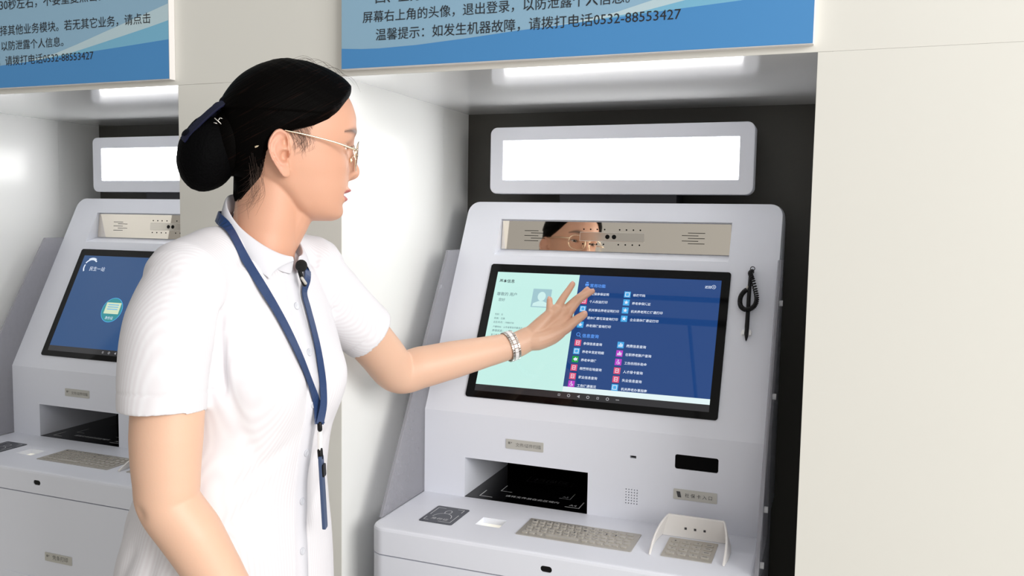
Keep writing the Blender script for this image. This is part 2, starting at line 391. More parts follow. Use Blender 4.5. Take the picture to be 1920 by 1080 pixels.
    # fingerprint window
    b = MB(); b.box(0.2428, 0.2912, 0.0781, 0.1192, ZD - 0.0118, ZD - 0.0112); part('fingerprint_window', b, mat('lit_window', (0.8, 0.79, 0.72, 1), 0.2, emit=(1, 0.95, 0.8, 1), estr=0.35, vary=0.02), root, 'small cream lit window sunk in the desk')
    # scanner bed
    zf = ZD + 0.0010
    b = MB(); b.box(0.1597, 0.4215, YV + 0.0006, 0.465, ZD + 0.0001, zf); bed = part('scanner_bed', b, M['black_glass'], root, 'black glass document bed')
    b = MB(); b.box(0.1595, 0.4217, 0.463, 0.4695, ZD, 0.959); part('scanner_back', b, M['matte_black'], root)
    b = MB(); b.box(0.1597, 0.4215, YV + 0.05, 0.463, 0.9568, 0.9592); part('scanner_lid', b, M['matte_black'], root)
    b = MB(); fd = lambda u, v, n: Vector((u, v, zf + n))
    def seg(x0, y0, x1, y1, w=0.0011):
        d = Vector((x1 - x0, y1 - y0)); d.normalize(); p = Vector((-d.y, d.x))*w
        b.add([fd(x0 + p.x, y0 + p.y, 0.0003), fd(x0 - p.x, y0 - p.y, 0.0003), fd(x1 - p.x, y1 - p.y, 0.0003), fd(x1 + p.x, y1 + p.y, 0.0003)], [(0, 1, 2, 3)])
    for x, y, sx, w_ in ((0.187, 0.2315, 0.0277, 0.0011), (0.2165, 0.277, 0.0249, 0.0008), (0.3990, 0.2365, -0.0292, 0.0011), (0.3672, 0.2815, -0.0235, 0.0007)):
        b = MB(); w2 = w_ if sx > 0 else -w_
        b.add([fd(u, v, 0.0003) for u, v in ((x - w2, y - w_), (x + sx, y - w_), (x + sx, y + w_), (x + w2, y + w_), (x + w2, y + 0.038), (x - w2, y + 0.038))], [(0, 1, 2, 3, 4, 5)])
        part('corner_mark', b, M['white_print'], bed, 'white corner mark', fix=False)
    for t, a, c, y in (('A4', 0.3759, 0.3911, 0.2440), ('A5', 0.348, 0.361, 0.288), ('请将文件放在此区域内', 0.2367, 0.3525, 0.2480)):
        b = MB(); text_into(b, t, a, c, y, fd, 0, 0.0003); part('lettering', b, M['white_print'], bed, 'white lettering', fix=False)
    b = MB(); text_into(b, '扫描区', 0.255, 0.335, 0.372, fd, 0, 0.0003, 0.8)
    for s_ in ((0.243, 0.362, 0.243, 0.398), (0.243, 0.362, 0.344, 0.362), (0.344, 0.362, 0.344, 0.398)): seg(*s_, 0.0006)
    part('faint_markings', b, M['grey_print'], bed, 'faint grey lettering', fix=False)
    # card pad
    b = MB(); b.prism(rrect(0.1355, 0.2042, 0.0535, 0.1422, 0.004), 0.0001, 0.0012, FD); pd = part('card_reader', b, M['pad'], root, 'dark grey card reading pad')
    b = MB(); f2 = lambda u, v, n: Vector((u, v, ZD + 0.0012 + n))
    def line(pts, w=0.0007):
        for (x0, y0), (x1, y1) in zip(pts, pts[1:]):
            d = Vector((x1 - x0, y1 - y0)); d.normalize(); p = Vector((-d.y, d.x))*w
            b.add([f2(x0 + p.x, y0 + p.y, 0.0002), f2(x0 - p.x, y0 - p.y, 0.0002), f2(x1 - p.x, y1 - p.y, 0.0002), f2(x1 + p.x, y1 + p.y, 0.0002)], [(0, 1, 2, 3)])
    line([(0.142, 0.092), (0.142, 0.131), (0.158, 0.131)]); line([(0.182, 0.134), (0.196, 0.134), (0.196, 0.118)])
    line([(0.142, 0.078), (0.142, 0.063), (0.152, 0.063)]); line([(0.172, 0.0625), (0.197, 0.0625), (0.197, 0.104)])
    line([(0.171 + 0.0065*math.cos(a), 0.113 + 0.010*math.sin(a)) for a in [PI*2*k/14 for k in range(-2, 10)]])
    line([(0.170 + 0.019*math.cos(a), 0.083 + 0.022*math.sin(a)) for a in [PI*k/10 for k in range(0, 11)]])
    text_into(b, '身份证', 0.153, 0.188, 0.0705, f2, 0, 0.0002, 0.9)
    part('markings', b, M['white_print'], pd, 'thin white person outline', fix=False)
    # keyboard
    kx0, kx1, ky0, ky1 = 0.3302, 0.5450, 0.0605, 0.1475
    b = MB(); b.prism(rrect(kx0, kx1, ky0, ky1, 0.002, 3), 0.0001, 0.0015, FD); kb = part('keyboard', b, M['steel'], root, 'brushed steel keyboard plate')
    kk = MB(); kk.prism(rrect(-0.0052, 0.0052, -0.0048, 0.0048, 0.0018, 3), 0, 0.0016, lambda u, v, w: Vector((u, v, w)))
    kme = mesh_from('key', kk, [M['key']])
    space = MB(); space.prism(rrect(-0.031, 0.031, -0.0048, 0.0048, 0.0018, 3), 0, 0.0016, lambda u, v, w: Vector((u, v, w))); sme = mesh_from('space_key', space, [M['key']])
    legend = MB(); rows = ['1234567890-=', 'QWERTYUIOP[]', 'ASDFGHJKL;', 'ZXCVBNM,./']
    def key(x, y, me, par, nm='key'):
        o = bpy.data.objects.new(nm, me); COL.objects.link(o); o.parent = par; o.location = Vector((x, y, ZD + 0.0015)) - rootloc(par)
    f3 = lambda u, v, n: Vector((u, v, ZD + 0.0031 + n))
    for r_, row in enumerate(rows):
        y = ky1 - 0.0135 - r_*0.0148
        for q in range(14):
            x = kx0 + 0.0135 + 0.0142*q + (0.0 if r_ % 2 == 0 else 0.003)
            if x > kx1 - 0.008: continue
            key(x, y, kme, kb)
            if q < len(row): text_into(legend, row[q], x - 0.0032, x + 0.0022, y - 0.0022, f3, 0, 0.0001, h=0.0075)
    y = ky1 - 0.0135 - 4*0.0148
    for q in (0, 1, 2, 8, 9, 10, 11, 12, 13): key(kx0 + 0.0135 + 0.0142*q, y, kme, kb)
    key(kx0 + 0.0135 + 0.0142*5, y, sme, kb, 'space_key')
    part('lettering', legend, M['grey_print'], kb, 'dark key legends', fix=False)
    # PIN pad and its hood
    px0, px1, py0, py1 = 0.5955, 0.6820, 0.0650, 0.1560
    b = MB(); b.prism(rrect(px0, px1, py0, py1, 0.002, 3), 0.0001, 0.0015, FD); kp = part('pin_pad', b, M['steel'], root, 'brushed steel number pad')
    k2 = MB(); k2.prism(rrect(-0.0074, 0.0074, -0.0052, 0.0052, 0.002, 3), 0, 0.0018, lambda u, v, w: Vector((u, v, w))); k2m = mesh_from('key', k2, [M['key']])
    lg = MB(); num = ['1', '2', '3', '', '4', '5', '6', '', '7', '8', '9', '', '*', '0', '#', '']
    f4 = lambda u, v, n: Vector((u, v, ZD + 0.0033 + n))
    for q in range(16):
        x = px0 + 0.0135 + 0.0198*(q % 4); y = py1 - 0.018 - 0.0185*(q//4); key(x, y, k2m, kp)
        if num[q]: text_into(lg, num[q], x - 0.0014, x + 0.0014, y - 0.0022, f4, 0, 0.0001, h=0.0065)
        else: lg.add([f4(x - 0.004, y - 0.001, 0.0001), f4(x + 0.004, y - 0.001, 0.0001), f4(x + 0.004, y + 0.001, 0.0001), f4(x - 0.004, y + 0.001, 0.0001)], [(0, 1, 2, 3)])
    part('lettering', lg, M['grey_print'], kp, 'dark key legends', fix=False)
    b = MB(); N = 16
    def wall_side(sgn, xf, xbk):
        outer = []; th = 0.004
        rings = []
        for i in range(N + 1):
            t = i/N; y = 0.168 + (0.0615 - 0.168)*t
            h = 0.037*(1 - t)**0.85*(1 + 0.10*math.sin(PI*t)) + 0.003
            xb_ = xbk + (xf - xbk)*t**0.8
            lean = -sgn*0.010*(1 - t)
            xm = xb_ + sgn*0.004*math.sin(PI*t)
            a = (xm + sgn*th/2 + sgn*0.006*(1-t), ZD); c = (xm + lean*0.5 + sgn*th/2, ZD + h); d = (xm + lean*0.5 - sgn*th/2, ZD + h); e = (xm - sgn*th/2 + sgn*0.006*(1-t), ZD)
            rings.append([Vector((p, y, z)) for p, z in (a, c, d, e)])
        b.loft(rings, smooth=False)
    wall_side(-1, 0.5775, 0.5845); wall_side(1, 0.7020, 0.6940)
    b.prism([(0.5800, ZD), (0.6985, ZD), (0.6900, ZD + 0.0405), (0.5885, ZD + 0.0405)], -0.171, -0.165, lambda u, v, n: Vector((u, -n, v)))
    hd = part('keypad_hood', b, M['hood'], root, 'cream plastic hood shielding the number pad', bevel=0.0012)
    b = MB()
    for x in (0.622, 0.639, 0.656): b = MB(); b.box(x - 0.002, x + 0.002, 0.1642, 0.1652, ZD + 0.016, ZD + 0.020); part('indicator', b, M['grey_print'], hd, 'small dark square mark', fix=False)
    # camera panel
    b = MB(); b.prism(rrect(0.1529, 0.6545, 1.3838, 1.4466, 0.0015, 3), 0.0002, 0.0022, FM); cp = part('camera_panel', b, M['mirror'], root, 'mirror polished steel strip')
    b = MB()
    for x0, x1, z in ((0.2066, 0.239, 1.4257), (0.2219, 0.2545, 1.4207), (0.2066, 0.2392, 1.4148), (0.2221, 0.2547, 1.4093), (0.207, 0.2395, 1.4035),
                      (0.5673, 0.6025, 1.4275), (0.5549, 0.5889, 1.4221), (0.5676, 0.602, 1.4165), (0.5553, 0.589, 1.4109), (0.568, 0.602, 1.4055)):
        b = MB(); b.box(x0, x1, z - 0.0006, z + 0.0006, 0.0023, 0.0026, FM); part('louvre', b, M['matte_black'], cp, 'short black slot')
    b = MB(); b.prism(rrect(0.3347, 0.4771, 1.4060, 1.4252, 0.001, 3), 0.0022, 0.0034, FM); part('camera_module', b, mat('camera_module_steel', (0.66, 0.62, 0.56, 1), 0.12, 1.0, vary=0.03), cp, 'bevelled steel camera bar', bevel=0.0008)
    for x in (0.3964, 0.4109):
        b = MB(); b.prism(circ(x, 1.4156, 0.0048, 20), 0.0034, 0.0040, FM); part('lens', b, M['black_glass'], cp, 'round black lens')
    b = MB()
    for z, xs in ((1.4313, (0.3429, 0.3581, 0.3728, 0.3891, 0.4221, 0.4370, 0.4520, 0.4669)), (1.3996, (0.3424, 0.3577, 0.3730, 0.3883, 0.4209, 0.4361, 0.4513, 0.4666))):
        for x in xs: b = MB(); b.prism(circ(x, z, 0.0017, 10), 0.0022, 0.0025, FM); part('pinhole', b, M['matte_black'], cp, 'small round black hole')
    # light box
    b = MB(); b.prism(rrect(0.1123, 0.6925, 1.5080, 1.6565, 0.016, 8), -0.045, 0, FB)
    c = MB(); c.box(0.1442, 0.6623, 1.5393, 1.6264, -0.004, 0.01, FB)
    lb = part('light_box', cut(b, [c]), K, root, bevel=0.0025)
    b = MB(); b.box(0.1445, 0.6620, 1.5396, 1.6261, -0.0039, -0.0012, FB); lp = part('lit_panel', b, M['light_panel'], lb, 'glowing white panel')
    b = MB()  # what shows of the panel's print, a few dark strokes
    for (x0, z0, x1, z1) in ((0.600, 1.6205, 0.606, 1.6155), (0.606, 1.6155, 0.608, 1.6160), (0.6065, 1.6165, 0.611, 1.6105)):
        d = Vector((x1 - x0, z1 - z0)).normalized(); p = Vector((-d.y, d.x))*0.0007
        b.add([FB(x0 + p.x, z0 + p.y, -0.0009), FB(x0 - p.x, z0 - p.y, -0.0009), FB(x1 - p.x, z1 - p.y, -0.0009), FB(x1 + p.x, z1 + p.y, -0.0009)], [(0, 1, 2, 3)])
    part('print_strokes', b, M['faint_ink'], lb, 'small dark strokes of print on the lit panel', fix=False)
    b = MB(); b.box(0.27, 0.532, 0.475, 0.545, 1.48, 1.515); part('light_box_neck', b, M['neck'], root, 'dark grey neck')
    # side shields
    for s in (-1, 1):
        xa, xb = (KX0 - 0.0065, KX0 + 0.0005) if s < 0 else (KX1 + 0.0005, KX1 + 0.0075)
        b = MB(); b.prism([(0.325, 1.381), (0.4015, 1.381), (0.2350, 1.055), (0.2350, ZD + 0.001), (0.036, ZD + 0.001)], xa, xb, FX)
        sh = part('side_shield', b, M['shield'], root, 'clear grey acrylic privacy panel', bevel=0.001)
        for z in (1.301, 1.1406, 0.9650, 0.885):
            yf = 0.325 + (z - 1.381)*0.289/0.503 + 0.030
            xo = xb if s > 0 else xa - 0.006
            b = MB(); b.prism(circ(yf, z, 0.0055, 14), xo, xo + 0.006, FX)
            part('clip', b, M['clear'], sh, 'clear plastic fixing')
    # stylus holder
    b = MB()
    b.box(0.6925, 0.7125, 0.1700, 0.1795, 0.0, 0.0015, FS); b.box(0.6945, 0.6990, 0.1700, 0.1795, 0.0, 0.010, FS); b.box(0.7075, 0.7115, 0.1700, 0.1795, 0.0, 0.010, FS)
    part('stylus_holder', b, M['white_clip'], root, 'white plastic clip', bevel=0.0008)
    b = MB(); b.prism(circ(0.7035, 0.3045, 0.004, 12), 0, 0.006, FS); part('cord_hook', b, M['black'], root)
    return root

def star(cx, cy, r, n=5):
    return [(cx + (r if k % 2 == 0 else r*0.42)*math.sin(PI*k/n), cy + (r if k % 2 == 0 else r*0.42)*math.cos(PI*k/n)) for k in range(2*n)]

def screen_base(root):
    b = MB(); b.prism(rrect(0.1515, 0.6640, -0.0005, 0.3010, 0.006, 5), 0.0002, 0.0042, FS)
    ts = part('touchscreen', b, M['black_glass'], root, 'black glass framed touchscreen', bevel=0.0012)
    return ts
def flat(b, poly, w, mi=0):
    b.add([FS(u, v, w) for u, v in poly], [list(range(len(poly)))], mi)
def navbar(ts):
    b = MB(); flat(b, [(0.1705, 0.0135), (0.6470, 0.0135), (0.6470, 0.0275), (0.1705, 0.0275)], 0.0044)
    part('navigation_bar', b, M['s_nav'], ts, 'dark grey bar under the display', fix=False)
    b = MB(); y = 0.0205
    for k, x in enumerate((0.3525, 0.3725, 0.3925, 0.412, 0.432, 0.4515, 0.4715)):
        b = MB()
        if k == 2: flat(b, [(x - 0.003, y), (x + 0.0025, y + 0.0032), (x + 0.0025, y - 0.0032)], 0.0046)
        elif k == 6: flat(b, [(x - 0.0035, y - 0.0006), (x + 0.0035, y - 0.0006), (x + 0.0035, y + 0.0006), (x - 0.0035, y + 0.0006)], 0.0046)
        else:
            n = 4 if k in (0, 4) else 14
            o = [(x + 0.0032*math.cos(2*PI*q/n + PI/4), y + 0.0032*math.sin(2*PI*q/n + PI/4)) for q in range(n)]
            i_ = [(x + 0.002*math.cos(2*PI*q/n + PI/4), y + 0.002*math.sin(2*PI*q/n + PI/4)) for q in range(n)]
            for q in range(n): flat(b, [o[q], o[(q+1) % n], i_[(q+1) % n], i_[q]], 0.0046)
        part('navigation_icon', b, M['s_navicon'], ts, 'small pale navigation icon', fix=False)

def build_menu_screen(root):
    ts = screen_base(root); W = 0.0044
    b = MB(); flat(b, [(0.1705, 0.0275), (0.3580, 0.0275), (0.3555, 0.2817), (0.1705, 0.2817)], W)
    part('information_panel', b, M['s_mint'], ts, 'pale mint panel on the left of the display', fix=False)
    b = MB(); flat(b, [(0.3580, 0.0385), (0.6470, 0.0385), (0.6470, 0.2817), (0.3555, 0.2817)], W)
    part('menu_panel', b, M['s_blue'], ts, 'dark blue menu panel', fix=False)
    b = MB(); flat(b, [(0.3580, 0.0275), (0.6470, 0.0275), (0.6470, 0.0385), (0.3580, 0.0385)], W)
    part('footer_strip', b, M['s_strip'], ts, 'white strip under the menu', fix=False)
    navbar(ts)
    b = MB(); flat(b, rrect(0.2590, 0.3005, 0.2040, 0.2460, 0.001, 2), W + 0.0002, 0)
    flat(b, circ(0.2800, 0.2290, 0.0105, 20, 0.85), W + 0.0004, 1)
    flat(b, [(0.2620, 0.2062), (0.2980, 0.2062), (0.2965, 0.2130), (0.2900, 0.2160), (0.2840, 0.2185), (0.2760, 0.2185), (0.2700, 0.2160), (0.2635, 0.2130)], W + 0.0004, 1)
    part('portrait_icon', b, [M['s_avatar'], M['s_avatar2']], ts, 'pale blank portrait icon', fix=False)
    b = MB()
    for t, a, c, y in (('基本信息', 0.1781, 0.2132, 0.2575),): text_into(b, t, a, c, y, FS, 0, W + 0.0003, bold=0.014)
    part('heading_lettering', b, M['s_dark'], ts, 'dark heading', fix=False)
    b = MB()
    for t, a, c, y in (('尊敬的 用户', 0.1782, 0.2237, 0.2270), ('您好', 0.1842, 0.1992, 0.2142), ('性别：女', 0.1827, 0.2013, 0.1816), ('民族：汉族', 0.1828, 0.2072, 0.1725),
                       ('出生年月：19880720', 0.1829, 0.2290, 0.1637), ('户籍地址：山东省青岛市黄岛区', 0.1833, 0.2499, 0.1535), ('参保状态：', 0.1833, 0.2085, 0.1445), ('职工养老：', 0.1828, 0.2036, 0.1351)):
        b = MB(); text_into(b, t, a, c, y, FS, 0, W + 0.0003, bold=0.014)
        part('detail_lettering', b, M['s_grey'], ts, 'small grey lettering', fix=False)
    b = MB()
    for t, a, c, y in (('常用功能', 0.3813, 0.4145, 0.2555), ('信息查询', 0.3811, 0.4156, 0.1447)):
        b = MB(); text_into(b, t, a, c, y, FS, 0, W + 0.0003, bold=0.014); part('heading_lettering', b, M['s_head'], ts, 'light blue heading', fix=False)
    b = MB()
    # printer and magnifier
    for q in ((0.3705, 0.3785, 0.2580, 0.2625), (0.3720, 0.3770, 0.2640, 0.2665), (0.3722, 0.3768, 0.2545, 0.2565)): flat(b, [(q[0], q[2]), (q[1], q[2]), (q[1], q[3]), (q[0], q[3])], W + 0.0003)
    part('printer_icon', b, M['s_head'], ts, 'light blue printer icon', fix=False); b = MB()
    for k in range(16):
        a0, a1 = 2*PI*k/16, 2*PI*(k+1)/16; cx, cy = 0.3725, 0.1500
        flat(b, [(cx + r*math.cos(a), cy + r*math.sin(a)) for r, a in ((0.0042, a0), (0.0042, a1), (0.0031, a1), (0.0031, a0))], W + 0.0003)
    flat(b, [(0.3752, 0.1466), (0.3760, 0.1474), (0.3790, 0.1440), (0.3782, 0.1432)], W + 0.0003)
    part('magnifier_icon', b, M['s_head'], ts, 'light blue magnifier icon', fix=False)
    for t, a, c, y in (('社保参保证明', 0.3860, 0.4239, 0.2378), ('个人权益打印', 0.3848, 0.4233, 0.2205), ('机关事业养老证明打印', 0.3860, 0.4497, 0.2020), ('退休待遇项目查询打印', 0.3855, 0.4498, 0.1845), ('养老调待查询打印', 0.3858, 0.4375, 0.1676),
                       ('修改密码', 0.4741, 0.4991, 0.2392), ('养老参保凭证', 0.4742, 0.5121, 0.2213), ('机关养老死亡待遇打印', 0.4741, 0.5384, 0.2036), ('企业退休待遇证打印', 0.4743, 0.5321, 0.1855),
                       ('参保信息查询', 0.3860, 0.4249, 0.1288), ('养老金发放明细', 0.3861, 0.4310, 0.1113), ('养老金调待', 0.3863, 0.4184, 0.0937), ('档案所在地查询', 0.3863, 0.4315, 0.0758), ('就业信息查询', 0.3867, 0.4250, 0.0578), ('工伤待遇情况', 0.3864, 0.4252, 0.0402),
                       ('缴费信息查询', 0.4746, 0.5139, 0.1298), ('在职养老账户查询', 0.4749, 0.5266, 0.1118), ('工伤伤残补助金', 0.4751, 0.5200, 0.0940), ('人才绿卡查询', 0.4751, 0.5140, 0.0760), ('失业信息查询', 0.4751, 0.5141, 0.0585), ('机关养老办事指南', 0.4754, 0.5264, 0.0408),
                       ('返回', 0.6160, 0.6280, 0.2640)):
        b = MB(); text_into(b, t, a, c, y, FS, 0, W + 0.0003, bold=0.014); part('menu_lettering', b, M['s_text'], ts, 'white menu line', fix=False)
    b = MB()
    for k in range(16):
        a0, a1 = 2*PI*k/16, 2*PI*(k+1)/16; cx, cy = 0.6330, 0.2672
        flat(b, [(cx + r*math.cos(a), cy + r*math.sin(a)) for r, a in ((0.0042, a0), (0.0042, a1), (0.0034, a1), (0.0034, a0))], W + 0.0003)
    flat(b, [(0.6315, 0.2672), (0.634, 0.2692), (0.634, 0.2652)], W + 0.0003)
    part('return_icon', b, M['s_text'], ts, 'white ring with a back arrow', fix=False)
    def icon(x, y, c, kind):
        b = MB(); s = 0.0066
        flat(b, [(x - s, y - s), (x + s, y - s), (x + s, y + s), (x - s, y + s)], W + 0.0003, 0)
        w = W + 0.0005
        if kind == 'star': flat(b, star(x, y, 0.005), w, 1)
        elif kind == 'box':
            for q in ((-0.0045, 0.0045, 0.0033, 0.0045), (-0.0045, 0.0045, -0.0045, -0.0033), (-0.0045, -0.0033, -0.0045, 0.0045), (0.0033, 0.0045, -0.0045, 0.0045)): flat(b, [(x+q[0], y+q[2]), (x+q[1], y+q[2]), (x+q[1], y+q[3]), (x+q[0], y+q[3])], w, 1)
        elif kind == 'doc':
            for q in ((-0.0035, 0.0035, 0.0032, 0.0042), (-0.0035, 0.0035, -0.0042, -0.0032), (-0.0035, -0.0025, -0.0042, 0.0042), (0.0025, 0.0035, -0.0042, 0.0042), (-0.0018, 0.0018, -0.0005, 0.0007)): flat(b, [(x+q[0], y+q[2]), (x+q[1], y+q[2]), (x+q[1], y+q[3]), (x+q[0], y+q[3])], w, 1)
        elif kind == 'bars':
            for q in ((-0.004, -0.0018, -0.004, 0.0005), (-0.001, 0.0012, -0.004, 0.0040), (0.002, 0.0042, -0.004, 0.0018)): flat(b, [(x+q[0], y+q[2]), (x+q[1], y+q[2]), (x+q[1], y+q[3]), (x+q[0], y+q[3])], w, 1)
        elif kind == 'arrow': flat(b, [(x - 0.0045, y), (x + 0.001, y + 0.0045), (x + 0.001, y + 0.0015), (x + 0.0042, y + 0.0035), (x + 0.0042, y - 0.0035), (x + 0.001, y - 0.0015), (x + 0.001, y - 0.0045)], w, 1)
        elif kind == 'chair':
            flat(b, circ(x - 0.0005, y + 0.004, 0.0011, 10), w, 1)
            for q in range(12):
                a0, a1 = 2*PI*q/12 + 2.2, 2*PI*(q+0.7)/12 + 2.2
                if q < 9: flat(b, [(x + r*math.cos(a), y - 0.0012 + r*math.sin(a)) for r, a in ((0.0035, a0), (0.0035, a1), (0.0025, a1), (0.0025, a0))], w, 1)
            flat(b, [(x - 0.0010, y + 0.003), (x + 0.0002, y + 0.003), (x + 0.0004, y + 0.0002), (x + 0.0035, y - 0.0035), (x + 0.0024, y - 0.004), (x - 0.0006, y - 0.0006)], w, 1)
        part('app_icon', b, [M['s_' + c], M['s_text']], ts, '%s square icon' % c, fix=False)
    for x, y, c, k in ((0.3738, 0.2420, 'pink', 'doc'), (0.3733, 0.2235, 'pink', 'doc'), (0.3735, 0.2062, 'cyan', 'box'), (0.3735, 0.1885, 'pink', 'doc'), (0.3735, 0.1712, 'cyan', 'star'),
                       (0.4623, 0.2425, 'cyan', 'box'), (0.4623, 0.2250, 'cyan', 'star'), (0.4623, 0.2075, 'cyan', 'star'), (0.4623, 0.1895, 'cyan', 'star'),
                       (0.3743, 0.1320, 'pink', 'doc'), (0.3743, 0.1142, 'cyan', 'box'), (0.3743, 0.0968, 'green', 'arrow'), (0.3743, 0.0790, 'pink', 'doc'), (0.3743, 0.0612, 'pink', 'doc'), (0.3743, 0.0450, 'purple', 'chair'),
                       (0.4627, 0.1334, 'cyan', 'bars'), (0.4627, 0.1155, 'purple', 'bars'), (0.4627, 0.0975, 'purple', 'chair'), (0.4627, 0.0795, 'pink', 'doc'), (0.4627, 0.0618, 'pink', 'doc'), (0.4627, 0.0452, 'cyan', 'box')):
        icon(x, y, c, k)

def build_idle_screen(root):
    ts = screen_base(root); W = 0.0044
    b = MB(); flat(b, [(0.1705, 0.0275), (0.6470, 0.0275), (0.6470, 0.2817), (0.1705, 0.2817)], W)
    part('display', b, M['s_blue2'], ts, 'plain dark blue display', fix=False)
    navbar(ts)
    b = MB(); text_into(b, '民生一站', 0.2060, 0.2580, 0.2390, FS, 0, W + 0.0003)
    for r0, r1, a0, a1 in ((0.0205, 0.0245, 45, 150), (0.0245, 0.0275, 60, 120), (0.0185, 0.0225, 160, 215)):
        for k in range(10):
            p, q = math.radians(a0 + (a1 - a0)*k/10), math.radians(a0 + (a1 - a0)*(k+1)/10)
            flat(b, [(0.2050 + r*math.cos(a), 0.2480 + r*math.sin(a)) for r, a in ((r0, p), (r0, q), (r1, q), (r1, p))], W + 0.0003)
    part('emblem', b, M['s_text'], ts, 'white emblem and lettering', fix=False)
    b = MB(); flat(b, circ(0.3320, 0.1330, 0.0335, 36), W + 0.0003, 0); flat(b, circ(0.3320, 0.1330, 0.0320, 36), W + 0.0005, 1)
    flat(b, rrect(0.3085, 0.3565, 0.1225, 0.1530, 0.001, 2), W + 0.0007, 2)
    for y in (0.146, 0.140, 0.134): flat(b, [(0.3150, y), (0.3500, y), (0.3500, y + 0.002), (0.3150, y + 0.002)], W + 0.0009, 0)
    text_into(b, '身份证', 0.3190, 0.3450, 0.1080, FS, 3, W + 0.0007)
    part('app_icon', b, [M['s_cyan'], M['s_teal'], M['s_card'], M['s_text']], ts, 'round teal icon with a card', fix=False)

def copy_tree(o, parent, skip):
    c = o.copy(); COL.objects.link(c); c.parent = parent
    for ch in o.children:
        if ch.name.split('.')[0] not in skip: copy_tree(ch, c, skip)
    return c

def build_stylus(root_dx, label):
    D = Vector((root_dx, 0, 0)); f = lambda u, t, n: FS(u, t, n) + D
    root = thing('stylus_pen', label, 'pen', f(0.7035, 0.23, 0.008), 'corded stylus pens')
    b = MB(); b.tube([f(0.7012, 0.300, 0.007), f(0.7018, 0.260, 0.009), f(0.7030, 0.185, 0.0085)], [0.0032, 0.0038, 0.0042], 14, 4); b.tube([f(0.7030, 0.185, 0.0085), f(0.7034, 0.1655, 0.0082), f(0.7036, 0.1575, 0.008)], [0.0041, 0.0030, 0.0006], 14, 3)
    part('barrel', b, M['black'], root, 'black pen barrel')
    path = [f(0.7035, 0.303, 0.008), f(0.7010, 0.297, 0.010), f(0.7060, 0.285, 0.012), f(0.7130, 0.262, 0.013), f(0.7172, 0.243, 0.013), f(0.7145, 0.229, 0.013), f(0.7070, 0.2215, 0.013), f(0.6980, 0.2195, 0.013), f(0.6900, 0.2245, 0.012), f(0.6865, 0.234, 0.011), f(0.6868, 0.247, 0.010), f(0.6915, 0.257, 0.010), f(0.6965, 0.262, 0.010)]
    P, _ = crom(path, 0.001, 26); hp = []
    nrm = Vector((0, -0.8902, 0.4556))
    for i, p in enumerate(P):
        t = (P[min(i+1, len(P)-1)] - P[max(i-1, 0)]).normalized(); a = (nrm - t*nrm.dot(t)).normalized(); q = t.cross(a)
        ang = i*2*PI/6.0; hp.append(p + (a*math.cos(ang) + q*math.sin(ang))*0.0036)
    b = MB(); b.tube(hp, 0.00135, 6, 2); part('coiled_cord', b, M['black'], root, 'black coiled cord')
    b = MB(); ring = [f(0.7045 + 0.0042*math.cos(a), 0.3085 + 0.0042*math.sin(a), 0.008) for a in [2*PI*k/14 for k in range(15)]]; b.tube(ring, 0.0008, 8, 1, caps=False); part('loop', b, M['black'], root)
    b = MB(); b.tube([f(0.6945, 0.2580, 0.010), f(0.6980, 0.2680, 0.010)], 0.0022, 10, 1); b.tube([f(0.698, 0.268, 0.010), f(0.701, 0.276, 0.009), f(0.702, 0.284, 0.008)], 0.0011, 8, 4); part('cord_end', b, M['key'], root, 'metal cord end')


# ------------------------------------------------------------------ person
def skin_mat():
    mt = mat('skin', (0.74, 0.47, 0.34, 1), 0.48, bump=(420, 0.06), sss=0.12)
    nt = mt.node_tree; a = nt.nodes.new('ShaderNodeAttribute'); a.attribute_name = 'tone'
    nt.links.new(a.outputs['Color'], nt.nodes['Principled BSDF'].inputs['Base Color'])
    return mt
M['skin'] = skin_mat()
def shirt_mat():
    mt = mat('shirt_cotton', (0.88, 0.87, 0.89, 1), 0.75, spec=0.25)
    nt = mt.node_tree; b = nt.nodes['Principled BSDF']
    tc = nt.nodes.new('ShaderNodeTexCoord'); mp = nt.nodes.new('ShaderNodeMapping'); mp.inputs['Rotation'].default_value = (0, 0, 0.9)
    w = nt.nodes.new('ShaderNodeTexWave'); w.bands_direction = 'X'; w.inputs['Scale'].default_value = 75; w.inputs['Distortion'].default_value = 0.3
    nt.links.new(tc.outputs['Object'], mp.inputs[0]); nt.links.new(mp.outputs[0], w.inputs[0])
    mx = nt.nodes.new('ShaderNodeMix'); mx.data_type = 'RGBA'; mx.inputs[6].default_value = (0.70, 0.675, 0.705, 1); mx.inputs[7].default_value = (0.745, 0.735, 0.765, 1)
    nt.links.new(w.outputs['Fac'], mx.inputs[0]); nt.links.new(mx.outputs[2], b.inputs['Base Color'])
    return mt
M['shirt'] = shirt_mat()
M['collar'] = mat('collar_cotton', (0.67, 0.665, 0.71, 1), 0.75, spec=0.25, bump=(700, 0.05))  # darker than the shirt: the collar's slight shade is put into its colour
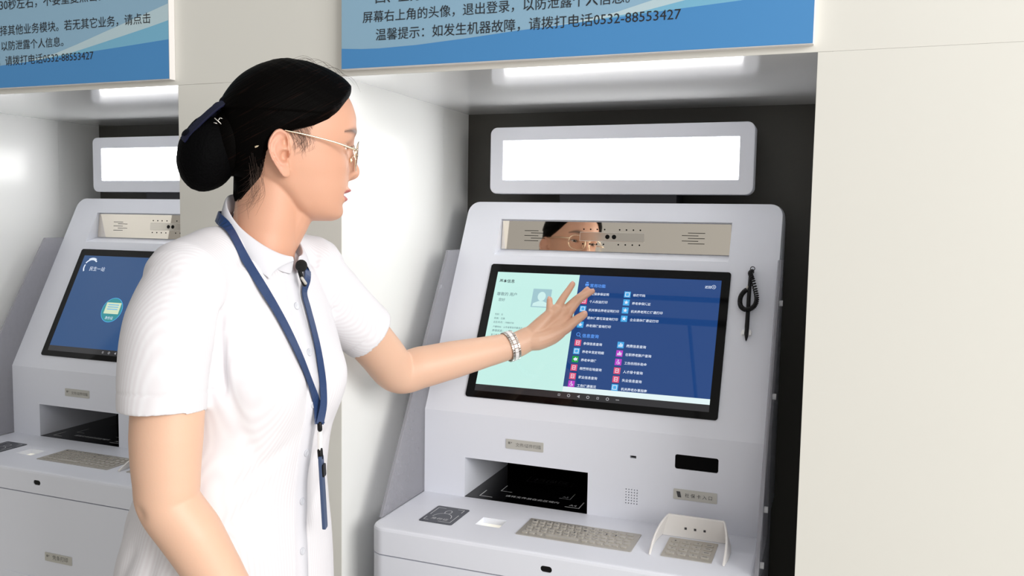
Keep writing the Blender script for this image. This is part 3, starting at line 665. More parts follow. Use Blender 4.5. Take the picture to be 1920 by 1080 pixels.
def hair_mat():
    mt = mat('black_hair', (0.0014, 0.0011, 0.001, 1), 0.6, spec=0.03)
    nt = mt.node_tree; b = nt.nodes['Principled BSDF']
    tc = nt.nodes.new('ShaderNodeTexCoord'); mp = nt.nodes.new('ShaderNodeMapping'); mp.inputs['Scale'].default_value = (14, 40, 420)
    m1 = nt.nodes.new('ShaderNodeMapping'); m1.inputs['Rotation'].default_value = (0, 0, -0.768); m2 = nt.nodes.new('ShaderNodeMapping'); m2.inputs['Rotation'].default_value = (0, 0.55, 0)
    n = nt.nodes.new('ShaderNodeTexNoise'); n.inputs['Scale'].default_value = 1; n.inputs['Detail'].default_value = 4
    nt.links.new(tc.outputs['Object'], m1.inputs[0]); nt.links.new(m1.outputs[0], m2.inputs[0]); nt.links.new(m2.outputs[0], mp.inputs[0]); nt.links.new(mp.outputs[0], n.inputs[0])
    mr = nt.nodes.new('ShaderNodeMapRange'); mr.inputs[1].default_value = 0.58; mr.inputs[2].default_value = 0.80; nt.links.new(n.outputs['Fac'], mr.inputs[0])
    mx = nt.nodes.new('ShaderNodeMix'); mx.data_type = 'RGBA'; mx.inputs[6].default_value = (0.0013, 0.0010, 0.0009, 1); mx.inputs[7].default_value = (0.013, 0.0055, 0.004, 1)
    nt.links.new(mr.outputs[0], mx.inputs[0]); nt.links.new(mx.outputs[2], b.inputs['Base Color'])
    bp = nt.nodes.new('ShaderNodeBump'); bp.inputs['Strength'].default_value = 0.5; bp.inputs['Distance'].default_value = 0.003
    nt.links.new(n.outputs['Fac'], bp.inputs['Height']); nt.links.new(bp.outputs[0], b.inputs['Normal'])
    return mt
M['hair'] = hair_mat()
M['wisp'] = mat('fine_wisp', (0.06, 0.032, 0.022, 1), 0.5, vary=0.2)
M['strand'] = mat('hair_strand', (0.014, 0.008, 0.006, 1), 0.5, vary=0.2)
M['net'] = mat('bun_net', (0.0015, 0.0015, 0.0018, 1), 0.7, bump=(260, 0.9), spec=0.04)
M['navy'] = mat('navy_ribbon', (0.014, 0.040, 0.125, 1), 0.42, bump=(900, 0.2))
M['bow'] = mat('bow_satin', (0.004, 0.005, 0.026, 1), 0.5, bump=(900, 0.2), spec=0.2)
M['navy_dark'] = mat('dark_navy_lace', (0.002, 0.0022, 0.006, 1), 0.7, bump=(500, 0.3), spec=0.1)
M['trousers'] = mat('dark_trousers', (0.02, 0.022, 0.035, 1), 0.7, bump=(500, 0.2))
M['shoe'] = mat('black_leather', (0.01, 0.01, 0.01, 1), 0.3, vary=0.1)
M['gold'] = mat('gold_wire', (0.93, 0.78, 0.57, 1), 0.25, 1.0, vary=0.03)
M['silver'] = mat('silver_metal', (0.55, 0.52, 0.49, 1), 0.25, 1.0, vary=0.04)
M['shell'] = mat('white_link', (0.85, 0.82, 0.81, 1), 0.2, coat=0.5, vary=0.05)
def lens_mat():
    mt = bpy.data.materials.new('spectacle_lens'); mt.use_nodes = True; nt = mt.node_tree
    tr = nt.nodes.new('ShaderNodeBsdfTransparent'); tr.inputs[0].default_value = (0.97, 0.95, 0.92, 1)
    gl = nt.nodes.new('ShaderNodeBsdfGlossy'); gl.inputs['Roughness'].default_value = 0.03
    fr = nt.nodes.new('ShaderNodeFresnel'); fr.inputs[0].default_value = 1.12
    n = nt.nodes.new('ShaderNodeTexNoise'); n.inputs['Scale'].default_value = 5
    mx = nt.nodes.new('ShaderNodeMixShader'); nt.links.new(fr.outputs[0], mx.inputs[0]); nt.links.new(tr.outputs[0], mx.inputs[1]); nt.links.new(gl.outputs[0], mx.inputs[2])
    nt.links.new(mx.outputs[0], nt.nodes['Material Output'].inputs[0]); return mt
M['lens'] = lens_mat()
M['eye_white'] = mat('eye_white', (0.80, 0.76, 0.73, 1), 0.15, vary=0.03)
M['iris'] = mat('dark_iris', (0.02, 0.011, 0.007, 1), 0.1, vary=0.2)
M['button'] = mat('pearl_button', (0.60, 0.61, 0.66, 1), 0.2, coat=0.5, vary=0.03)
M['badge'] = mat('blue_badge_plastic', (0.045, 0.075, 0.16, 1), 0.35, vary=0.08)
M['foam'] = mat('black_foam', (0.004, 0.004, 0.004, 1), 0.95, bump=(700, 0.9))
M['earring'] = M['silver']

HC = Vector((0.0841, -0.3034, 1.5348)); HY = math.radians(44)
HF = Vector((math.cos(HY), math.sin(HY), 0)); HL = Vector((-math.sin(HY), math.cos(HY), 0)); HU = Vector((0, 0, 1))
def H(x, y, z): return HC + (HF*x + HL*y + HU*z)*0.001          # head-local millimetres -> world

ZK = [-92, -89, -84, -77, -68, -60, -50, -40, -30, -15, 0, 15, 30, 45, 60, 75, 90, 105, 117, 126, 131]
XF = [76, 85, 90.5, 92.5, 93.5, 95.5, 98, 100.5, 101, 101, 101, 103.5, 109, 112.5, 112.8, 109.5, 103, 91, 72, 47, 18]
XB = [40, 30, 22, 12, 4, -4, -14, -28, -46, -61, -68, -72, -74, -74, -72, -67, -58, -45, -28, -8, 8]
WK = [10, 22, 32, 40, 46.5, 50.5, 54.5, 57.5, 60, 64, 67, 69, 70, 71, 71, 69, 64, 55, 42, 26, 8]
XC = [58, 54, 50, 42, 34, 28, 22, 16, 12, 8, 5, 3, 2, 2, 2, 3, 5, 8, 10, 12, 13]
def smooth_interp(z, K, V):
    n = len(K)
    i = max(0, min(n - 2, int(np.searchsorted(K, z)) - 1))
    t = (z - K[i])/(K[i+1] - K[i]); h = K[i+1] - K[i]
    def sl(j):
        if j <= 0: return (V[1]-V[0])/(K[1]-K[0])
        if j >= n-1: return (V[-1]-V[-2])/(K[-1]-K[-2])
        a = (V[j]-V[j-1])/(K[j]-K[j-1]); b = (V[j+1]-V[j])/(K[j+1]-K[j])
        return 0.0 if a*b <= 0 else 2*a*b/(a+b)
    t2, t3 = t*t, t*t*t
    return V[i]*(2*t3-3*t2+1) + sl(i)*h*(t3-2*t2+t) + V[i+1]*(-2*t3+3*t2) + sl(i+1)*h*(t3-t2)
def head_ring(z, n=96):
    xf, xb, w, xc = (smooth_interp(z, ZK, A) for A in (XF, XB, WK, XC))
    out = []
    for k in range(n):
        a = 2*PI*k/n; c, s_ = math.cos(a), math.sin(a)
        p = 0.84 if c > 0 else 0.92
        x = xc + (xf - xc if c > 0 else xc - xb)*math.copysign(abs(c)**p, c); y = w*math.copysign(abs(s_)**p, s_)
        out.append((x, y, z))
    return out

G = lambda d, s: np.exp(-(d/s)**2)
def face_push(x, y, z):
    """forward displacement (mm) of the facial features over the plain head, and lip mask"""
    ay = np.abs(y)
    d = np.zeros_like(x)
    hz = np.interp(z, [-34, -31, -28, -25, -21, -16, -10, -4, 2, 10, 18, 25, 32, 40], [0, 3, 11, 16, 18.5, 19.6, 18.2, 15.2, 12.4, 8.8, 6.0, 4.2, 2.2, 0])
    sy = np.interp(z, [-32, -25, -18, -8, 4, 18, 30], [8.5, 9.5, 10.5, 8.0, 7.0, 6.4, 8.5])
    d += hz*np.exp(-(ay/sy)**2.2)
    d += 7.5*np.exp(-((ay-12.5)/5.0)**2 - ((z+20)/7.0)**2)                  # nostril wings
    d -= 3.5*np.exp(-((ay-6.5)/3.0)**2 - ((z+29)/2.6)**2)                   # nostrils
    d += 2.0*np.exp(-((ay-26)/16)**2 - ((z-41)/7.0)**2)                     # brow ridge
    d -= 7.0*np.exp(-((ay-27)/13.0)**2 - ((z-16)/10.0)**2)                  # eye sockets
    d += 2.5*np.exp(-((ay-40)/16)**2 - ((z+10)/16)**2)                      # cheeks
    # lips
    e = np.clip(1 - (ay/29.0)**2, 0, 1)
    zu = -51.0 + 0.6*(ay/24)**2
    up = np.exp(-((z-(zu+5.5))/3.6)**2); lo = np.exp(-((z-(zu-8.0))/3.8)**2)
    d += e*(7.2*up*(1-0.12*G(ay, 3.0)) + 5.2*lo)
    d -= 1.2*G(ay, 3.5)*np.exp(-((z+37)/5.0)**2)                            # philtrum
    d -= 6.5*np.exp(-((z-zu+1.0)/2.2)**2)*np.clip(1 - (ay/28.0)**4, 0, 1)   # mouth opening
    d -= 2.0*np.exp(-((z+67)/4.0)**2 - (ay/18)**2)                          # under the lip
    d += 2.0*np.exp(-((z+80)/8.0)**2 - (ay/16)**2)                          # chin
    lip = np.clip(1 - (ay/29.0)**2, 0, 1)
    m_ = ((z > zu - 13.5*np.sqrt(lip)) & (z < zu + 9.5*np.sqrt(lip) - 1.5*G(ay, 3.0)) & (ay < 29)).astype(float)
    return d, m_
EYE = [(81.5, s*31.5, 15.0) for s in (-1, 1)]

def ear_mesh(mb, sg):
    """outer ear as a sculpted shell standing off the head; sg=-1 the woman's right ear"""
    out = [(2, 30.4), (-4, 34), (-9, 35), (-15.5, 32), (-21, 25), (-25, 17), (-26, 9), (-24.5, 0), (-22, -6), (-18.5, -12), (-14, -18), (-9, -24.5), (-5, -29.5), (0, -32), (5, -30.5), (7, -24), (5, -14), (4, -6), (6, 0), (6.5, 6), (5, 13), (4.2, 22)]
    P, _ = crom([Vector((a, 0, b)) for a, b in out] + [Vector((out[0][0], 0, out[0][1]))], 1.0, 5); P = P[:-1]
    n = len(P); c = Vector((-8.0, 0, 3.0)); NR = 22
    def hgt(r, x, z):
        th = math.atan2(z - c.z, x - c.x)                                    # 0 front, pi back
        back = 0.5 - 0.5*math.cos(th - 0.35)                                  # 1 towards the back/top
        helix = math.exp(-((r - 0.90)/0.10)**2)*(0.3 + 0.7*min(1, back*1.5 + max(0, math.sin(th))))
        lobe = 1.0 if z < -17 else 0.0
        low = max(0, min(1, (-14 - z)/6))
        helix *= (1 - low)
        scaf = -3.4*math.exp(-((r - 0.72)/0.10)**2)*(0.15 + 0.85*back)*(1 - low)
        anti = 3.0*math.exp(-((r - 0.52)/0.14)**2)*min(1, back*1.35)*(1 - low)
        conch = -15.0*math.exp(-(((x + 2.2)/5.2)**2 + ((z + 2.0)/7.5)**2))*(1 - low*0.8)
        foss = -7.5*math.exp(-(((x + 2.0)/4.0)**2 + ((z - 17)/6.5)**2))
        trag = 7.5*math.exp(-(((x - 4.6)/2.2)**2 + ((z - 0.5)/5.0)**2)) + 3.5*math.exp(-(((x + 1.0)/5.0)**2 + ((z - 7.5)/1.8)**2))
        atr = 2.6*math.exp(-(((x + 3.0)/4.5)**2 + ((z + 12.5)/3.2)**2))
        return 4.6*helix + scaf + anti + conch + foss + trag + atr + 1.5*low
    def place(x, z, h):
        lift = 5.5 + max(0, (6.0 - x))*0.50                                   # the back edge flares from the skull
        base = smooth_interp(max(-40, min(60, z)), ZK, WK) - 2.0
        return H(x, sg*(base*0.25 + 66*0.75 - 1.0 + lift + h), z)
    rings = []
    for i in range(1, NR + 1):
        r = i/NR
        rings.append([place(c.x + (p.x - c.x)*r, c.z + (p.z - c.z)*r, hgt(r, c.x + (p.x - c.x)*r, c.z + (p.z - c.z)*r) - (1.3*max(0, (r - 0.93)/0.07)**2)) for p in P])
    for r, dd in ((0.985, -3.5), (0.90, -5.5), (0.6, -9.5), (0.25, -11)):
        rings.append([place(c.x + (p.x - c.x)*r, c.z + (p.z - c.z)*r, dd - (7 if r < 0.7 else 0)) for p in P])
    mb.loft(rings)

TORSO = [  # z, centre x, front, back, half width
    (0.84, 0.010, 0.126, 0.138, 0.184), (0.92, 0.008, 0.127, 0.137, 0.180), (1.00, 0.012, 0.121, 0.125, 0.166), (1.06, 0.020, 0.113, 0.113, 0.154), (1.12, 0.030, 0.112, 0.108, 0.150),
    (1.17, 0.040, 0.114, 0.110, 0.154), (1.21, 0.045, 0.112, 0.112, 0.158), (1.25, 0.048, 0.100, 0.112, 0.160), (1.29, 0.050, 0.084, 0.109, 0.158), (1.33, 0.053, 0.068, 0.098, 0.146), (1.37, 0.057, 0.058, 0.080, 0.112), (1.395, 0.060, 0.044, 0.062, 0.066)]
TY = -0.322
def torso_ring(z, off=0.0, n=72):
    K = [t[0] for t in TORSO]; cx, af, ab, b = (smooth_interp(z, K, [t[i] for t in TORSO]) for i in (1, 2, 3, 4))
    out = []
    for k in range(n):
        a = 2*PI*k/n; c, s_ = math.cos(a), math.sin(a); p = 0.86
        bb = b*(1 - 0.15*math.exp(-((z - 1.22)/0.11)**4)) if s_ < 0 else b
        y = (bb - off)*math.copysign(abs(s_)**p, s_)
        x = (af - off if c > 0 else ab - off)*math.copysign(abs(c)**p, c)
        if c > 0: x += (0.016*math.exp(-((abs(y) - 0.072)/0.045)**2 - ((z - 1.205)/0.055)**2) - 0.004*math.exp(-(y/0.03)**2 - ((z - 1.205)/0.05)**2))
        out.append(Vector((cx + x, TY + y, z)))
    return out

RSH = Vector((0.050, -0.474, 1.338)); LSH = Vector((0.059, -0.160, 1.349))
REL = Vector((0.059, -0.505, 1.074)); RWR = Vector((0.160, -0.452, 0.881))
LEL = Vector((0.090, 0.051, 1.157)); LWR = Vector((0.2660, 0.2290, 1.2000))

def solid_union(mbs, mats, name, voxel, smooth, parent):
    mb = MB()
    for q in mbs: mb.add(q.v, q.f)
    me0 = mesh_from('tmp', mb, [], (0, 0, 0)); o = bpy.data.objects.new('tmp', me0); COL.objects.link(o)
    r = o.modifiers.new('r', 'REMESH'); r.mode = 'VOXEL'; r.voxel_size = voxel; r.use_smooth_shade = True
    if smooth:
        s_ = o.modifiers.new('s', 'SMOOTH'); s_.factor = 0.5; s_.iterations = smooth
    me = evaluated(o); bpy.data.objects.remove(o); me.name = name
    me.materials.clear()
    for mt in mats: me.materials.append(mt)
    return me
def get_co(me):
    a = np.empty(len(me.vertices)*3); me.vertices.foreach_get('co', a); return a.reshape(-1, 3)
def get_no(me):
    a = np.empty(len(me.vertices)*3); me.vertices.foreach_get('normal', a); return a.reshape(-1, 3)
def set_co(me, a, off=(0, 0, 0)):
    me.vertices.foreach_set('co', (a - np.array(off)).ravel()); me.update()
def sstep(x, a, b):
    t = np.clip((x - a)/(b - a), 0, 1); return t*t*(3 - 2*t)

def finger(mb, pts, rad): mb.tube(pts, rad, 14, 5)
LH = {  # left hand, reaching to the screen: base to tip
    'index': ([(0.3392, 0.2948, 1.2567), (0.3566, 0.3125, 1.2786), (0.3720, 0.3270, 1.2932), (0.3868, 0.3405, 1.3050)], (0.0098, 0.0085, 0.0076, 0.0066)),
    'middle': None, 'ring': None, 'little': None, 'thumb': None}
def PXD(u, v, d):
    r = CF + CR*((u - 960)/1586.37) + CU*((540 - v)/1586.37); return CAM_LOC + r*d
def left_hand_chains():
    J = lambda *q: [PXD(*p) for p in q]
    return {
        'index': (J((1063, 591, 1.737), (1083, 564.5, 1.741), (1099, 553, 1.743), (1110.5, 546, 1.7460)), (0.0100, 0.0082, 0.0068, 0.0060)),
        'middle': (J((1055, 585, 1.731), (1079, 562.5, 1.743), (1092, 552, 1.748), (1101, 542.5, 1.7500)), (0.0092, 0.0080, 0.0070, 0.0060)),
        'ring': (J((1043, 581, 1.722), (1055, 560, 1.733), (1066, 544, 1.743), (1073.5, 532.5, 1.748)), (0.0090, 0.0078, 0.0069, 0.0061)),
        'little': (J((1031, 590, 1.712), (1030.5, 577, 1.722), (1030.5, 568, 1.730), (1030.5, 561, 1.735)), (0.0092, 0.0072, 0.0066, 0.0060)),
        'thumb': (J((1018, 632, 1.708), (1055, 618, 1.714), (1076, 603, 1.720), (1095, 589.5, 1.727)), (0.0150, 0.0125, 0.0100, 0.0080))}
def hand_left(mb):
    ch = left_hand_chains()
    for k, (p, r) in ch.items():
        finger(mb, p, list(r))
    w = PXD(985, 638, 1.703)
    for k, r0, r1 in (('index', 0.017, 0.0122), ('middle', 0.019, 0.0125), ('ring', 0.019, 0.0122), ('little', 0.017, 0.0112)):
        b = ch[k][0][0]; mid = w.lerp(b, 0.55)
        mb.tube([w, mid, b], [r0, (r0 + r1)/2 + 0.001, r1], 16, 5)
    b = ch['thumb'][0]
    mb.tube([w, PXD(1008, 637, 1.705), PXD(1035, 628, 1.712), b[1]], [0.020, 0.0215, 0.019, 0.0125], 16, 5)
    mb.tube([PXD(1020, 625, 1.712), PXD(1048, 606, 1.722), ch['index'][0][0]], [0.016, 0.014, 0.0105], 14, 4)   # web of the thumb
def hand_right(mb):
    w = RWR; d = (RWR - REL).normalized(); d = (d + Vector((0.05, 0, -0.25))).normalized()
    f = Vector((0, 1, 0)); acr = Vector((0.92, 0.1, 0.35)); acr = (acr - d*acr.dot(d)).normalized(); palm = d.cross(acr).normalized()
    if palm.y < 0: palm = -palm
    for i, (k, L, r) in enumerate((('index', 0.072, 0.0082), ('middle', 0.080, 0.0084), ('ring', 0.074, 0.008), ('little', 0.058, 0.007))):
        a = 0.027 - 0.018*i
        base = w + d*(0.088 - 0.003*abs(i - 1)) + acr*a
        mb.tube([w + acr*a*0.55, base], [0.017, 0.0115], 14, 1)
        mb.tube([base, base + d*L*0.42 + palm*0.006, base + d*L*0.72 + palm*0.018, base + d*L*0.92 + palm*0.032], [r*1.2, r*1.05, r*0.95, r*0.8], 12, 4)
    mb.tube([w + acr*0.012, w + d*0.035 + acr*0.036 + palm*0.008, w + d*0.066 + acr*0.046 + palm*0.018, w + d*0.088 + acr*0.044 + palm*0.026], [0.017, 0.014, 0.0105, 0.0085], 12, 4)

def build_body(root):
    parts = []
    # head
    b = MB(); zs = list(np.linspace(-91.5, 130.8, 110)); b.loft([[H(*p) for p in head_ring(z)] for z in zs]); parts.append(b)
    for sg in (-1, 1):
        b = MB(); ear_mesh(b, sg); parts.append(b)
    # neck
    b = MB(); b.tube([H(-10, 0, -20), H(-13, 0, -70), H(-20, 0, -110), H(-28, 0, -150), Vector((0.054, TY, 1.340))], [0.050, 0.0485, 0.0475, 0.0485, 0.050], 72, 8); parts.append(b)
    b = MB(); b.tube([H(20, 0, -66), H(8, 0, -95), H(-6, 0, -130)], [0.036, 0.034, 0.030], 20, 5); parts.append(b)
    # torso kept just inside the clothes
    b = MB(); b.loft([torso_ring(z, 0.014) for z in np.linspace(0.86, 1.345, 30)]); parts.append(b)
    for S_ in (RSH, LSH):
        b = MB(); b.tube([Vector((0.045, TY, 1.370)), Vector((0.043, (TY + S_.y)/2, 1.368)), S_ + Vector((0, 0, -0.006))], [0.030, 0.033, 0.038], 20, 5); parts.append(b)
    b = MB(); b.tube([RSH, Vector((0.052, -0.492, 1.24)), Vector((0.053, -0.502, 1.16)), Vector((0.056, -0.506, 1.105)), REL, REL.lerp(RWR, 0.22) + Vector((0.003, 0, 0)), REL.lerp(RWR, 0.5), REL.lerp(RWR, 0.8), RWR],
                     [0.043, 0.0460, 0.0455, 0.0415, 0.0395, 0.0395, 0.0355, 0.0285, 0.0255], 72, 10); parts.append(b)
    b = MB(); b.tube([LSH, LSH.lerp(LEL, 0.35), LSH.lerp(LEL, 0.75), LEL + Vector((0.002, 0.002, 0.002)), LEL.lerp(LWR, 0.2), LEL.lerp(LWR, 0.45), LEL.lerp(LWR, 0.72), LEL.lerp(LWR, 0.92), LWR, PXD(992, 634, 1.708)],
                     [0.042, 0.042, 0.0415, 0.0405, 0.0400, 0.0365, 0.0305, 0.0265, 0.0258, 0.024], 72, 10); parts.append(b)
    b = MB(); hand_left(b); parts.append(b)
    b = MB(); hand_right(b); parts.append(b)
    me = solid_union(parts, [M['skin']], 'body', 0.0017, 3, root)
    a = get_co(me)
    loc = (a - np.array(HC))*1000
    x = loc @ np.array(HF); y = loc @ np.array(HL); z = loc[:, 2]
    front = sstep(x, 40, 62)*sstep(z, -95, -88)*(1 - sstep(z, 52, 60))*(1 - sstep(np.abs(y), 60, 66))
    d, lip = face_push(x, y, z)
    x2 = x + d*front
    # eyelids bulge over the eyeballs, with an almond opening
    for ex, ey, ez in EYE:
        r2 = (y - ey)**2 + (z - ez)**2
        sph = ex + np.sqrt(np.clip(13.4**2 - r2, 0, None))
        near = (r2 < 12.8**2) & (x > 55)
        x2 = np.where(near, np.maximum(x2, sph), x2)
        t = np.clip((y - ey)/14.5, -1, 1); sgn = np.sign(ey)
        topz = ez + 0.5 + 2.7*(1 - t*t) + 1.0*t*sgn; botz = ez - 2.5*(1 - t*t)*1.0 + 1.0*t*sgn
        op = (np.abs(y - ey) < 14) & (z < topz) & (z > botz) & (x > 55)
        x2 = np.where(op, np.minimum(x2, ex + 8.0), x2)
        fold = np.exp(-((z - (topz + 4.2))/1.0)**2)*(np.abs(y - ey) < 14)*(x > 55)
        x2 = x2 - 1.0*fold
    a2 = a + np.outer((x2 - x)*0.001, np.array(HF))
    set_co(me, a2, rootloc(root))
    nn_ = get_no(me); dm = np.exp(-(np.linalg.norm(a2 - np.array([0.0470, -0.5440, 1.0720]), axis=1)/0.010)**2)
    a2 = a2 - nn_*(0.0030*dm)[:, None]; set_co(me, a2, rootloc(root))
    # skin tones: lips, cheeks, ears, finger ends; shade painted on the hand
    n = len(a2); col = np.tile(np.array([0.72, 0.455, 0.325, 1.0]), (n, 1))
    def tint(mk, c):
        for i in range(3): col[:, i] = col[:, i]*(1 - mk) + c[i]*mk
    tint(0.45*np.exp(-((np.abs(y) - 44)/20)**2 - ((z + 6)/20)**2)*(x > 40), (0.72, 0.36, 0.27))
    tint(0.85*(x > -60)*sstep(z, -260, -220)*(np.abs(y) < 90), (0.63, 0.325, 0.215))
    tint(0.40*sstep(np.abs(y), 70, 78)*(x < 12)*(x > -32)*(np.abs(z) < 42), (0.74, 0.36, 0.27))
    tint(lip*front*0.9, (0.46, 0.095, 0.10))
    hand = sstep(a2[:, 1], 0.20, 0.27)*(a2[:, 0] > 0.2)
    tint(0.75*hand, (0.55, 0.305, 0.195))  # reaching hand coloured darker for the weaker light that falls on it
    for k, (p, r) in left_hand_chains().items():
        dd = np.linalg.norm(a2 - np.array(p[-1]), axis=1); tint(0.35*np.exp(-(dd/0.012)**2), (0.70, 0.34, 0.25))
    # eyebrows
    for sg in (-1, 1):
        yy = y*sg; zb = 35.5 + 6.0*np.sin(np.clip((yy - 12)/40, 0, 1)*PI*0.85)
        bw = ((yy > 11) & (yy < 51))*np.exp(-((z - zb)/(5.4*np.clip((58 - yy)/28, 0.3, 1)))**2)*(x > 40)
        tint(np.clip(bw*1.1, 0, 1)*0.85*sstep(yy, 10, 16), (0.055, 0.035, 0.028))
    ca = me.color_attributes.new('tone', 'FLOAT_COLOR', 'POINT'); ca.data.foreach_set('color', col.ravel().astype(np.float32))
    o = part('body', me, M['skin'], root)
    for ex, ey, ez in EYE:
        b = MB(); b.ball(H(ex, ey, ez), 0.0119, 0.0119, 0.0119, 24, 18, 0, (HF, HL, HU))
        g = (HF*0.86 + HL*0.06 + HU*(-0.22)).normalized(); up = HU; s_ = g.cross(up).normalized(); u_ = s_.cross(g)
        c = H(ex, ey, ez)
        for rr, mi, lift in ((0.0058, 1, 0.0002),):
            b.loft([[c + g*(math.sqrt(max(0, 0.0119**2 - (rr*q)**2)) + lift) + (s_*math.cos(2*PI*k/20) + u_*math.sin(2*PI*k/20))*rr*q for k in range(20)] for q in (0.05, 0.5, 1.0)], mi, cap=False)
        part('eye', b, [M['eye_white'], M['iris']], root, 'dark brown eye looking down at the screen', fix=False)
        b = MB(); pts = []
        sgn = 1 if ey > 0 else -1
        for k in range(9):
            t = -1 + 2*k/8; yy = ey + 14.2*t; zz = ez + 0.5 + 2.7*(1 - t*t) + 1.0*t*sgn
            xx = ex + math.sqrt(max(0, 13.6**2 - (yy - ey)**2 - (zz - ez)**2)); pts.append(H(xx if abs(t) < 0.95 else xx + 0.5, yy, zz))
        b.tube(pts, [0.0004, 0.0008, 0.001, 0.001, 0.001, 0.001, 0.001, 0.0009, 0.0005], 6, 3)
        for k in range(1, 8):
            p = pts[k]; t = -1 + 2*k/8
            b.tube([p, p + (HF*5.0 - HU*1.0 + HL*t*4)*0.001, p + (HF*8.0 + HU*1.5 + HL*t*6)*0.001], [0.0004, 0.0003, 0.0001], 5, 2)
        part('eyelashes', b, M['strand'], root, 'dark lashes')
    # nails
    for k, (p, r) in left_hand_chains().items():
        t = (p[-1] - p[-2]).normalized(); vdir = (CAM_LOC - p[-1]).normalized()
        nn = Vector((-0.15, -0.72, 0.42)) if k != 'thumb' else Vector((0.1, -0.8, 0.45)); nn = (nn - t*nn.dot(t)).normalized(); sd = t.cross(nn)
        R_ = r[-1]; c = p[-1] - t*0.0012
        b = MB(); rings = []
        for i in range(5):
            u = -0.9 + 1.9*i/4; wd = 0.78*math.sqrt(max(0.05, 1 - max(0, abs(u) - 0.25)**2))
            rings.append([c + t*(u*R_*0.95) + sd*(R_*wd*math.sin(q)) + nn*(R_*(0.985 if abs(u) < 0.6 else 0.90)*math.cos(q*0.95)) for q in np.linspace(-0.75, 0.75, 7)])
        b.loft(rings, cap=False, closed=False)
        part('fingernail', b, M['nail'], root, fix=False)
    return o
M['nail'] = mat('fingernail', (0.72, 0.42, 0.34, 1), 0.25, coat=0.3, vary=0.03)

